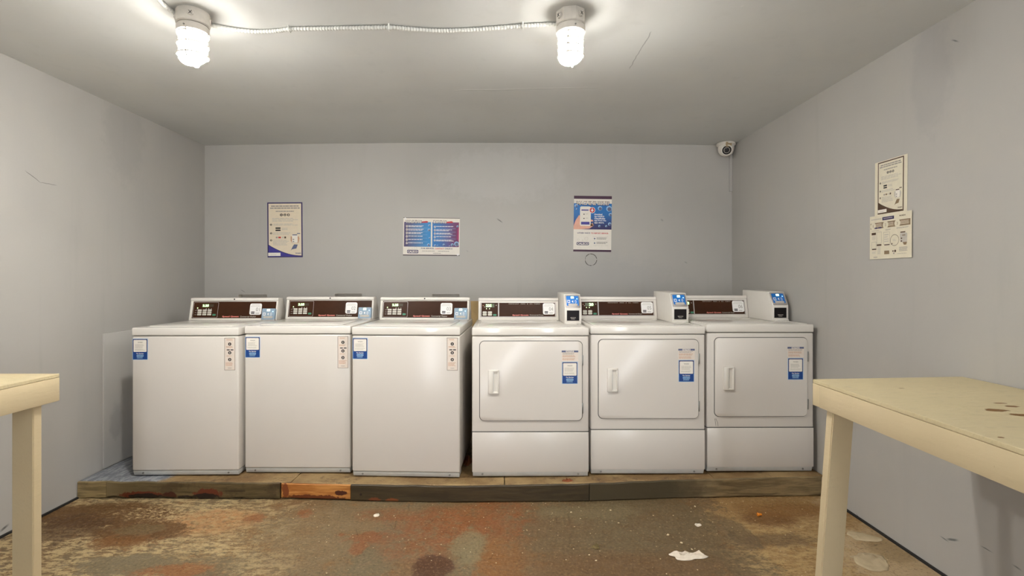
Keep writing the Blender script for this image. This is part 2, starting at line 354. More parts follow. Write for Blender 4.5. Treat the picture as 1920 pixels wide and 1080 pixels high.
# ------------------------------------------------------------------ mesh helpers
class MB:
    def __init__(s): s.v = []; s.f = []; s.m = []; s.mats = []
    def mi(s, mat):
        if mat not in s.mats: s.mats.append(mat)
        return s.mats.index(mat)
    def add(s, vs, fs, mat, T=None):
        o = len(s.v); k = s.mi(mat)
        s.v += [tuple(T @ Vector(p)) if T is not None else tuple(p) for p in vs]
        s.f += [tuple(i+o for i in f) for f in fs]; s.m += [k]*len(fs)
    def bm(s, bm, mat, T=None):
        bm.verts.index_update()
        s.add([v.co.copy() for v in bm.verts], [[v.index for v in f.verts] for f in bm.faces], mat, T); bm.free()
    def box(s, x0, x1, y0, y1, z0, z1, mat, bev=0, seg=2, T=None):
        bm = bmesh.new(); bmesh.ops.create_cube(bm, size=1)
        for v in bm.verts: v.co = ((x0+x1)/2+v.co.x*(x1-x0), (y0+y1)/2+v.co.y*(y1-y0), (z0+z1)/2+v.co.z*(z1-z0))
        if bev: bmesh.ops.bevel(bm, geom=bm.edges[:], offset=bev, segments=seg, affect='EDGES', profile=.5)
        s.bm(bm, mat, T); return s
    def lathe(s, prof, mat, n=24, T=None, arc=2*PI):
        vs = []; fs = []; closed = abs(arc-2*PI) < 1e-6; k = n if closed else n+1
        for (r, z) in prof:
            for i in range(k): a = arc*i/n; vs.append((r*math.cos(a), r*math.sin(a), z))
        for j in range(len(prof)-1):
            for i in range(n if closed else n):
                i2 = (i+1) % k
                fs.append((j*k+i, j*k+i2, (j+1)*k+i2, (j+1)*k+i))
        s.add(vs, fs, mat, T); return s
    def tube(s, pts, r, mat, n=8, T=None, closed=False):
        P = [Vector(p) for p in pts]; vs = []; fs = []; N = len(P)
        up = Vector((0, 0, 1)); prev = None
        for i in range(N):
            if closed: d = (P[(i+1) % N]-P[i-1]).normalized()
            else: d = (P[min(i+1, N-1)]-P[max(i-1, 0)]).normalized()
            if prev is None:
                a = d.cross(up); a = a if a.length > .05 else d.cross(Vector((1, 0, 0)))
            else: a = prev - d*prev.dot(d)
            a.normalize(); b = d.cross(a); prev = a
            rr = r[i] if isinstance(r, list) else r
            for k in range(n): vs.append(P[i]+(a*math.cos(2*PI*k/n)+b*math.sin(2*PI*k/n))*rr)
        for i in range(N if closed else N-1):
            j = (i+1) % N
            for k in range(n): fs.append((i*n+k, i*n+(k+1) % n, j*n+(k+1) % n, j*n+k))
        if not closed: fs += [tuple(range(n-1, -1, -1)), tuple((N-1)*n+k for k in range(n))]
        s.add(vs, fs, mat, T); return s
    def prism(s, poly, x0, x1, mat, T=None, bev=0):           # polygon in (y, z) extruded along x
        bm = bmesh.new(); n = len(poly)
        a = [bm.verts.new((x0, y, z)) for y, z in poly]; b = [bm.verts.new((x1, y, z)) for y, z in poly]
        bm.faces.new(a); bm.faces.new(b[::-1])
        for i in range(n): bm.faces.new((a[i], b[i], b[(i+1) % n], a[(i+1) % n]))
        bmesh.ops.recalc_face_normals(bm, faces=bm.faces[:])
        if bev: bmesh.ops.bevel(bm, geom=bm.edges[:], offset=bev, segments=2, affect='EDGES', profile=.5)
        s.bm(bm, mat, T); return s
    def rrect(s, x0, x1, z0, z1, r, y0, y1, mat, n=6, T=None):  # rounded-corner slab facing -y
        pts = []
        for cx, cz, a0 in ((x1-r, z1-r, 0), (x0+r, z1-r, PI/2), (x0+r, z0+r, PI), (x1-r, z0+r, 1.5*PI)):
            for i in range(n+1): a = a0+PI/2*i/n; pts.append((cx+r*math.cos(a), cz+r*math.sin(a)))
        k = len(pts); e = min(.0012, abs(y1-y0)/3)
        c = ((x0+x1)/2, (z0+z1)/2); sx = 1-2*e/(x1-x0); sz = 1-2*e/(z1-z0)
        vs = [(c[0]+(x-c[0])*sx, y0, c[1]+(z-c[1])*sz) for x, z in pts]+[(x, y0+e, z) for x, z in pts]+[(x, y1, z) for x, z in pts]
        fs = [tuple(range(k-1, -1, -1)), tuple(2*k+i for i in range(k))]
        for j in (0, 1): fs += [(j*k+i, j*k+(i+1) % k, (j+1)*k+(i+1) % k, (j+1)*k+i) for i in range(k)]
        s.add(vs, fs, mat, T); return s
    def build(s, name, parent=None, smooth=True, loc=None):
        me = bpy.data.meshes.new(name); me.from_pydata(s.v, [], s.f)
        for m in s.mats: me.materials.append(m)
        me.polygons.foreach_set('material_index', s.m)
        bm = bmesh.new(); bm.from_mesh(me); bmesh.ops.recalc_face_normals(bm, faces=bm.faces[:]) if not getattr(s, 'flat', 0) else None
        bm.to_mesh(me); bm.free()
        if smooth: me.shade_smooth(); me.set_sharp_from_angle(angle=math.radians(38))
        o = bpy.data.objects.new(name, me); COL.objects.link(o)
        if parent: o.parent = parent
        if loc: o.location = loc
        return o
def tag(o, label, cat, group=None):
    o['label'] = label; o['category'] = cat
    if group: o['group'] = group
    return o
def thing(name, label, cat, loc=(0, 0, 0), rz=0, group=None):
    o = bpy.data.objects.new(name, None); COL.objects.link(o); o.empty_display_size = .1
    o.location = loc; o.rotation_euler = (0, 0, rz); return tag(o, label, cat, group)

# lettering: built-in font outlines flattened into a mesh
_tc = {}
def glyphs(txt, bold=0.0):
    k = (txt, bold)
    if k not in _tc:
        cu = bpy.data.curves.new('t', 'FONT'); cu.body = txt; cu.offset = bold; cu.resolution_u = 2; cu.fill_mode = 'FRONT'
        ob = bpy.data.objects.new('t', cu); COL.objects.link(ob)
        dg = bpy.context.evaluated_depsgraph_get(); dg.update()
        me = bpy.data.meshes.new_from_object(ob.evaluated_get(dg))
        vs = [tuple(v.co) for v in me.vertices]; fs = [tuple(p.vertices) for p in me.polygons]
        bpy.data.objects.remove(ob); bpy.data.curves.remove(cu); bpy.data.meshes.remove(me)
        x0 = min(v[0] for v in vs); x1 = max(v[0] for v in vs); y0 = min(v[1] for v in vs); y1 = max(v[1] for v in vs)
        _tc[k] = ([((v[0]-x0)/(x1-x0), (v[1]-y0)/(y1-y0)) for v in vs], fs)
    return _tc[k]

class Print:
    """flat print: u right 0..1, v down 0..1 over a w x h sheet; T maps (x, y up, out) to space"""
    def __init__(s, w, h, T): s.w = w; s.h = h; s.T = T; s.mb = MB(); s.mb.flat = 1; s.lay = 0
    def P(s, u, v, l): return s.T @ Vector((u*s.w, (1-v)*s.h, l*.00025))
    def poly(s, pts, mat, l=1): s.mb.add([s.P(u, v, l) for u, v in pts], [tuple(range(len(pts)))], M[mat] if isinstance(mat, str) else mat); return s
    def rect(s, u0, v0, u1, v1, mat, l=1): return s.poly([(u0, v0), (u0, v1), (u1, v1), (u1, v0)], mat, l)
    def rr(s, u0, v0, u1, v1, r, mat, l=1, n=5):
        ru = r/s.w; rv = r/s.h; p = []
        for cu, cv, a0 in ((u1-ru, v0+rv, 0), (u0+ru, v0+rv, PI/2), (u0+ru, v1-rv, PI), (u1-ru, v1-rv, 1.5*PI)):
            for i in range(n+1): a = a0+PI/2*i/n; p.append((cu+ru*math.cos(a), cv-rv*math.sin(a)))
        return s.poly(p, mat, l)
    def circ(s, u, v, r, mat, l=1, n=16):
        return s.poly([(u+r/s.w*math.cos(2*PI*i/n), v-r/s.h*math.sin(2*PI*i/n)) for i in range(n)], mat, l)
    def ring(s, u, v, r, t_, mat, l=1, n=16, a0=0, a1=2*PI):
        for i in range(n):
            a = a0+(a1-a0)*i/n; b = a0+(a1-a0)*(i+1)/n
            q = [(u+rr/s.w*math.cos(x), v-rr/s.h*math.sin(x)) for rr, x in ((r, a), (r, b), (r-t_, b), (r-t_, a))]
            s.poly(q, mat, l)
        return s
    def text(s, u0, v0, u1, v1, txt, mat, l=2, bold=0.0):
        vs, fs = glyphs(txt, bold)
        if txt == '1': k = (u1-u0)*.28; u0 += k; u1 -= k
        s.mb.add([s.P(u0+(u1-u0)*x, v1+(v0-v1)*y, l) for x, y in vs], fs, M[mat]); return s
    def lines(s, u0, v0, u1, v1, n, mat='grey', l=1, th=.45, ragged=.25):
        for i in range(n):
            a = v0+(v1-v0)*i/n; b = a+(v1-v0)/n*th
            u = u0; end = u1-(u1-u0)*random.random()*ragged
            while u < end:
                wd = min((u1-u0)*random.uniform(.08, .2), end-u); s.rect(u, a, u+wd*.88, b, mat, l); u += wd
        return s
    def build(s, name, parent=None): return s.mb.build(name, parent, smooth=False)

# ------------------------------------------------------------------ room shell
def struct(mb, name): o = mb.build(name, smooth=False); o['kind'] = 'structure'; return o
struct(MB().box(XL-.15, XR+.15, YR-.15, YB+.15, -.1, 0, M['floor']), 'floor')
mb = MB()      # the ceiling board sags a little: gridded
nx, ny = 24, 24; vs = []; fs = []
for j in range(ny+1):
    for i in range(nx+1):
        x = XL-.1+(XR-XL+.2)*i/nx; y = YR-.1+(YB-YR+.2)*j/ny
        k = max(0, (y-2.2)/(YB-2.2)); z = ZC + k*.022*math.sin(PI*max(0, min(1, (x-XL)/(XR-XL)))) - .004*k
        vs.append((x, y, z))
for j in range(ny):
    for i in range(nx): a = j*(nx+1)+i; fs.append((a, a+nx+1, a+nx+2, a+1))
mb.flat = 1; mb.add(vs, fs, M['ceiling']); mb.box(XL-.1, XR+.1, YR-.1, YB+.1, ZC+.04, ZC+.1, M['ceiling'])
o = mb.build('ceiling', smooth=True); o['kind'] = 'structure'
struct(MB().box(XL-.1, XL, YR-.1, YB+.1, -.05, ZC+.05, M['wall_left']), 'wall_left')
wl = bpy.data.objects['wall_left']
struct(MB().box(XR, XR+.1, YR-.1, YB+.1, -.05, ZC+.05, M['wall_right']), 'wall_right')
# rear wall (behind the camera) with a doorway between two tall glass sidelights, placed from cool reflections, widened and brightened as fill
rx = [XL-.1, -1.05, -.70, .9, 1.25, XR+.1]
mb = MB()
for a, b in ((rx[0], rx[1]), (rx[2], rx[3]), (rx[4], rx[5])): mb.box(a, b, YR-.1, YR, -.05, ZC+.05, M['wall_rear'])
for a, b in ((rx[1], rx[2]), (rx[3], rx[4])): mb.box(a, b, YR-.1, YR, 2.05, ZC+.05, M['wall_rear']); mb.box(a, b, YR-.1, YR, -.05, .15, M['wall_rear'])
struct(mb, 'wall_rear')
for k, (a, b) in enumerate(((rx[1], rx[2]), (rx[3], rx[4]))):
    o = MB().box(a-.01, b+.01, YR-.09, YR-.07, .14, 2.06, M['daylight']).build('window_%d' % (k+1)); o['kind'] = 'structure'
    fr = MB()
    for (u0, u1, w0, w1) in ((a, a+.025, .15, 2.05), (b-.025, b, .15, 2.05), (a, b, .15, .18), (a, b, 2.02, 2.05)): fr.box(u0, u1, YR-.06, YR-.02, w0, w1, M['plastic'])
    fr.build('window_frame', o)
door = MB().box(-.25, .6, YR+.002, YR+.03, 0, 2.0, M['plastic'], .004).build('door_1'); door['kind'] = 'structure'
MB().lathe([(.0, .05), (.022, .05), (.028, .035), (.012, .02), (.012, 0)], M['chrome'], 16, Matrix.Translation((.53, YR+.03, 1.0)) @ Matrix.Rotation(-PI/2, 4, 'X')).build('door_handle', door)
# back wall with three recessed supply boxes
niches = [(446, 501, 552), (627, 679, 550), (810, 862, 551)]
cells = []
xs = [XL-.1]; holes = []
for a, b, y in niches:
    x0, z1 = bw(a, y); x1 = bw(b, y)[0]; holes.append((x0, x1, z1-.16, z1))
mb = MB(); prev = XL-.1
for (a, b, z0, z1) in holes:
    mb.box(prev, a, YB, YB+.1, -.05, ZC+.06, M['wall_back']); mb.box(a, b, YB, YB+.1, -.05, z0, M['wall_back']); mb.box(a, b, YB, YB+.1, z1, ZC+.06, M['wall_back']); prev = b
mb.box(prev, XR+.1, YB, YB+.1, -.05, ZC+.06, M['wall_back'])
wb = struct(mb, 'wall_back')
for (a, b, z0, z1) in holes:
    m = MB(); e = .004
    m.box(a-e, b+e, YB+.06, YB+.07, z0-e, z1+e, M['plastic']); m.box(a-e, a+.003, YB+.0, YB+.06, z0, z1, M['plastic']); m.box(b-.003, b+e, YB, YB+.06, z0, z1, M['plastic']); m.box(a, b, YB, YB+.06, z1-.003, z1+e, M['plastic']); m.box(a, b, YB, YB+.06, z0-e, z0+.003, M['plastic'])
    # thin painted-over flange
    g = .035
    for q in ((a-g, a, z0-g, z1+g), (b, b+g, z0-g, z1+g), (a, b, z1, z1+g), (a, b, z0-g, z0)): m.box(q[0], q[1], YB-.0025, YB+.001, q[2], q[3], M['wall_back'])
    ub = m.build('supply_box', wb, smooth=False)
    v = MB()
    for dx in (.3, .7):
        x = a+(b-a)*dx; v.tube([(x, YB+.05, z0+.05), (x, YB+.005, z0+.05)], .012, M['chrome'], 10)
        v.box(x-.025, x+.025, YB+.002, YB+.008, z0+.045, z0+.055, M['red'] if dx < .5 else M['blue'], .002)
    v.build('valve', ub)
# thin sheet patched onto the left wall beside the first washer
yp, zp = lw(192, 626)
MB().box(XL-.002, XL+.010, yp, YB-.01, .10, zp, M['wall_left'], .002).build('wall_panel', wl)
# cable raceway in the right corner
MB().box(XR-.024, XR-.001, YB-.016, YB-.001, 1.96, 2.27, M['wall_right'], .003).build('trim_1')['kind'] = 'structure'
# added dark strips stand in for the shadow gap at the wall foot
MB().box(XR-.012, XR, YR, 2.9, .0, .009, M['rubber']).build('shade_strip_right')['kind'] = 'structure'
MB().box(XL, XL+.012, YR, 2.85, .0, .009, M['rubber']).build('shade_strip_left')['kind'] = 'structure'

# ------------------------------------------------------------------ platform
plat = thing('low_platform', 'low worn wooden platform running wall to wall under all six machines', 'platform', (-.3, 3.4, 0))
def plobj(mb, name): 
    o = mb.build(name, plat, smooth=False); o.matrix_parent_inverse = Matrix.Translation((.3, -3.4, 0)); return o
PF = [(-2.425, 2.85, .094), (-2.26, 2.85, .094), (-1.26, 2.835, .093), (-.862, 2.815, .092), (-.25, 2.795, .091), (.478, 2.81, .098), (.95, 2.85, .102), (1.83, 2.885, .110)]
def pf(x):
    for a, b in zip(PF, PF[1:]):
        if x <= b[0]: k = (x-a[0])/(b[0]-a[0]); return (a[1]+(b[1]-a[1])*k, a[2]+(b[2]-a[2])*k)
    return PF[-1][1:]
def pz(x):       # top of the platform deck under the machines
    return pf(max(-2.4, min(1.8, x)))[1]-.002
def front_board(x0, x1, mat, dy=0, top=0, bot=.003, rough=.0015):
    n = max(4, int((x1-x0)/.04)); vs = []; fs = []
    for i in range(n+1):
        x = x0+(x1-x0)*i/n; y, z = pf(x); y += dy
        jt = (mnoise.noise((x*9, 1, 2))) * rough*2; jb = abs(mnoise.noise((x*7, 5, 9)))*rough*6
        for (yy, zz) in ((y+.002, bot+jb), (y, bot+jb+.004), (y, z+top+jt-.004), (y+.004, z+top+jt), (y+.038, z+top), (y+.038, bot)): vs.append((x, yy, zz))
    for i in range(n):
        for k in range(6): fs.append((i*6+k, i*6+(k+1) % 6, i*6+6+(k+1) % 6, i*6+6+k))
    fs += [tuple(range(6)), tuple(n*6+k for k in range(5, -1, -1))]
    plobj((lambda m: (m.add(vs, fs, M[mat]), m)[1])(MB()), 'board')
front_board(-2.425, -2.263, 'board_pale', .0, .0, .002, .003)
front_board(-2.260, -1.268, 'board_olive', .0, .0, .003, .004)
front_board(-1.262, -.864, 'board_orange', .006, -.003, .008, .0015)
front_board(-.860, .476, 'board_dark')
front_board(.480, 1.828, 'board_right')
# deck sheets behind the boards
for x0, x1 in ((-2.42, -1.21), (-1.205, -.0), (.005, 1.2), (1.205, 1.845)):
    n = 8; vs = []; fs = []
    for i in range(n+1):
        x = x0+(x1-x0)*i/n; y, z = pf(x)
        for (yy, zz) in ((y+.039, z-.02), (y+.012, z-.001), (y+.016, z+.003), (YB-.01, z-.002), (YB-.01, z-.02)): vs.append((x, yy, zz if yy > y+.02 else zz+.002*mnoise.noise((x*20, 3, 1))))
    for i in range(n):
        for k in range(5): fs.append((i*5+k, i*5+(k+1) % 5, i*5+5+(k+1) % 5, i*5+5+k))
    fs += [tuple(range(5)), tuple(n*5+k for k in range(4, -1, -1))]
    m = MB(); m.add(vs, fs, M['ply']); plobj(m, 'deck_sheet')

# ------------------------------------------------------------------ machines
D = .69
FT = .012
def mats_frame(T, x, y): return T @ Matrix.Translation((x, y, 0))
def service_sticker(parent, x, z, y=-.0006, w=.083, h=.118):
    T = Matrix(((1, 0, 0, x), (0, 0, -1, y), (0, 1, 0, z), (0, 0, 0, 1)))
    p = Print(w, h, T)
    p.rect(-.03, -.02, 1.03, 1.02, 'lightblue', 0); p.rect(0, 0, 1, 1, 'blue', 1); p.rect(0, 0, 1, .64, 'navy', 2); p.rr(.05, .04, .95, .63, .004, 'sheet', 3)
    p.text(.33, .13, .67, .19, 'WASH', 'grey', 4, .02); p.lines(.16, .26, .84, .46, 4, 'lightgrey', 4); p.lines(.14, .49, .88, .58, 2, 'lightgrey', 4)
    p.text(.25, .68, .75, .74, 'For Service', 'white', 4, .03)
    p.rr(.26, .77, .74, .87, .004, 'lightblue', 3); p.text(.29, .785, .71, .855, 'CALECO', 'blue', 4, .03); p.lines(.28, .885, .72, .965, 2, 'lightblue', 4, .5, .1)
    return p.build('service_sticker', parent)
def number_sticker(parent, T, txt):
    p = Print(.080, .078, T)
    p.rr(-.01, -.01, 1.01, 1.01, .0125, 'pinkish', 0); p.rr(0, 0, 1, 1, .012, 'white', 1)
    p.lines(.15, .1, .85, .16, 1, 'lightgrey', 2, .6, 0); p.lines(.08, .22, .92, .28, 1, 'lightgrey', 2, .6, 0)
    p.text(.52, .36, .87, .68, txt, 'grey', 2)
    p.rr(.13, .72, .43, .80, .002, 'black', 2); p.rr(.13, .84, .43, .92, .002, 'black', 2); p.lines(.53, .84, .85, .93, 2, 'grey', 2, .6, .1)
    return p.build('number_sticker', parent)
def reader_face(parent, T, w, h, blue, name='reader_face'):
    p = Print(w, h, T); p.rr(0, 0, 1, 1, .006, blue, 1)
    p.rect(.38, .06, .62, .26, 'led', 2); p.circ(.87, .3, .004, 'led_blue', 3)
    p.rr(.08, .42, .30, .72, .002, 'white', 2); p.rr(.13, .49, .25, .65, .001, blue, 3)
    p.poly([(.42, .57), (.55, .43), (.55, .71)], 'white', 2)
    for k in range(2): p.ring(.6, .57, .010+.007*k, .0022, 'white', 2, 6, -.9, .9)
    p.rr(.12, .78, .9, 1.0, .008, 'lightgrey', 2)
    return p.build(name, parent)

def hood_frame(y0, z0, lean, x0):      # x right, y up the leaning face, z out towards the room
    c, s = math.cos(lean), math.sin(lean)
    return Matrix(((1, 0, 0, x0), (0, s, -c, y0), (0, c, s, z0), (0, 0, 0, 1)))

def keypad_washer(parent, T, digits):
    p = Print(.17, .108, T)
    p.rr(0, 0, 1, 1, .006, 'silver', 1); p.rr(.012, .018, .988, .982, .005, 'fascia', 2)
    p.rect(.36, .13, .80, .30, 'lcd_dark', 3); p.text(.36, .14, .61, .29, digits, 'digit', 4, .05)
    p.circ(.17, .37, .0032, 'led', 4); p.lines(.14, .45, .22, .5, 1, 'grey', 3, .8, 0)
    for k in range(3): p.poly([(.50+.1*k, .45), (.54+.1*k, .45), (.52+.1*k, .37)], 'lightgrey', 3)
    o = p.build('keypad', parent); m = MB()
    for r in range(3):
        for c in range(3): m.rrect(.028+.034*c+.004, .028+.034*c+.031, .046-.0145*r, .0575-.0145*r, .002, -.002, 0, M['btn'], 3)
        m.rrect(.013, .026, .049-.0145*r, .052-.0145*r, .001, -.0006, 0, M['grey'], 2)
    m.rrect(.136, .158, .014, .026, .003, -.002, 0, M['btn_green'], 3)
    Q = T @ Matrix(((1, 0, 0, 0), (0, 0, 1, 0), (0, -1, 0, .0009), (0, 0, 0, 1)))
    m.v = [tuple(Q @ Vector(v)) for v in m.v]; m.build('key_buttons', parent)
def to_face(T, off=0):    # slab coordinates (x, -y out, z up) -> face frame
    return T @ Matrix(((1, 0, 0, 0), (0, 0, 1, 0), (0, -1, 0, off), (0, 0, 0, 1)))

def machine_body(root, w, H, washer):
    m = MB(); h = w/2
    zt = H-.046
    m.box(-h, h, 0, D, FT+.028, zt-.003, M['enamel'], .009, 3)
    m.box(-h+.006, h-.006, .008, D-.01, FT+.02, zt+.004, M['seam'])
    m.build('cabinet', root)
    m = MB().box(-h-.001, h+.001, -.003, D, zt, H, M['enamel_top'], .0065, 3)
    top = m.build('worktop', root)
    m = MB()
    if washer:      # hinged lid sitting in the worktop
        m.box(-h*.80, h*.80, .055, .47, H-.002, H+.007, M['enamel_top'], .004, 2)
        m.build('lid', root)
        s_ = MB().box(-h*.82, h*.82, .047, .478, H-.004, H+.0008, M['toe']); s_.build('lid_seam', top)
    else:           # raised rim around a shallow tray
        for q in ((-h+.02, h-.02, .03, .045), (-h+.02, -h+.035, .045, .5), (h-.035, h-.02, .045, .25), (-h+.02, h-.13, .49, .505)): m.box(q[0], q[1], q[2], q[3], H-.003, H+.003, M['enamel_top'], .002, 2)
        m.build('worktop_rim', top)
    # toe strip along the bottom with two screws
    m = MB().prism([(.012, FT), (.003, FT+.027), (.10, FT+.027), (.10, FT)], -h+.004, h-.004, M['toe'], None, .002)
    toe = m.build('toe_strip', root)
    for sx in (-1, 1):
        T = Matrix.Translation((sx*(h-.06), .006, FT+.014)) @ Matrix.Rotation(PI/2, 4, 'X')
        MB().lathe([(0, .004), (.005, .003), (.006, 0)], M['chrome'], 10, T).build('screw', toe)
    for sx in (-1, 1):
        for yy in (.07, D-.07):
            MB().lathe([(0, 0), (.022, 0), (.024, .004), (.010, .012), (.010, .03), (0, .03)], M['rubber'], 12, Matrix.Translation((sx*(h-.05), yy, 0))).build('foot', root)

def washer(x0, x1, Y, top, rz, num, label, order, hs=0.0):
    w = x1-x0; xc = (x0+x1)/2; zb = pz(xc)
    root = thing('washing_machine', label, 'washer', (xc, Y, zb), rz, 'white coin laundry washers on the platform')
    H = top-zb; h = w/2; machine_body(root, w, H, True)
    lean = math.radians(13); yb = .525; HH = .155; wh = h-.008
    m = MB(); c, s = math.cos(lean), math.sin(lean)
    ty = yb+HH*s; tz = H+HH*c
    m.prism([(yb, H), (ty, tz), (ty+.012, tz+.004), (ty+.07, tz), (D-.01, H+.06), (D-.01, H)], -wh, wh, M['plastic'], None, .003)
    hood = m.build('control_hood', root)
    T = hood_frame(yb, H, lean, -wh)
    W = 2*wh
    # top rail
    m = MB().box(-.002, W+.002, -.010, .004, .137, .157, M['plastic'], .005, 3, to_face(T)); m.build('top_rail', hood)
    m = MB().lathe([(0, .004), (.0042, .004), (.005, 0)], M['dark'], 12, T @ Matrix.Translation((W/2, .147, .009))); m.build('key_lock', hood)
    m = MB(); 
    for xx in (0, W-.012): m.box(xx, xx+.012, -.004, .002, .002, .138, M['plastic'], .002, 2, to_face(T))
    m.box(0, W, -.003, .001, .002, .014, M['plastic'], .001, 2, to_face(T)); m.build('hood_frame', hood)
    m = MB().box(.017, W-.012, -.0012, .0, .016, .132, M['fascia'], 0, 1, to_face(T)); m.build('fascia', hood)
    Tm = T @ Matrix.Translation((.021, .019, .0013)); keypad_washer(hood, Tm, num[1])
    p = Print(W, .155, T @ Matrix.Translation((0, 0, .0014)))
    p.text(.375, .79, .565, .87, 'Speed Queen', 'redtext', 1, .05); p.text(.58, .79, .76, .86, 'Commercial Washer', 'lightgrey', 1, .01); p.build('lettering', hood)
    number_sticker(hood, T @ Matrix.Translation((W*.682, .040, .0018)), num[0])
    # card reader bolted to the hood
    m = MB().box(W*.84, W*.84+.090, -.026, 0, .002, .080, M['bluegrey'], .004, 2, to_face(T)); m.box(W*.84-.002, W*.84+.092, -.024, 0, -.006, .010, M['silver'], .003, 2, to_face(T))
    m.build('card_reader', root)
    reader_face(root, T @ Matrix.Translation((W*.84+.003, .012, .0265)), .084, .066, 'bluegrey')
    # stickers on the cabinet front
    service_sticker(root, -h+.006, H-.046-.020-.118)
    # instruction strip
    sw, sh = .062, .188
    Tp = Matrix(((1, 0, 0, h-.013-sw-(.0 if order != 1 else .006)), (0, 0, -1, -.0006), (0, 1, 0, H-.046-.014-sh), (0, 0, 0, 1)))
    p = Print(sw, sh, Tp); p.rect(0, 0, 1, 1, 'brownprint', 0); p.rect(.03, .01, .97, .99, 'pinkish', 1)
    p.lines(.2, .04, .8, .09, 2, 'orangeprint', 2)
    for k, v in enumerate((.19, .46, .67)):
        p.circ(.5, v, .0095, 'black', 2); p.text(.44, v-.025, .56, v+.025, str(k+1), 'pinkish', 3, .03)
    p.rect(.22, .355, .5, .385, 'black', 2); p.rect(.57, .355, .85, .385, 'black', 2)
    p.lines(.15, .26, .85, .32, 2, 'orangeprint', 2); p.lines(.2, .55, .8, .58, 1, 'orangeprint', 2); p.lines(.12, .76, .88, .88, 4, 'orangeprint', 2); p.text(.32, .92, .68, .95, 'WASH', 'grey', 2, .02)
    p.build('instruction_strip', root)
    return root

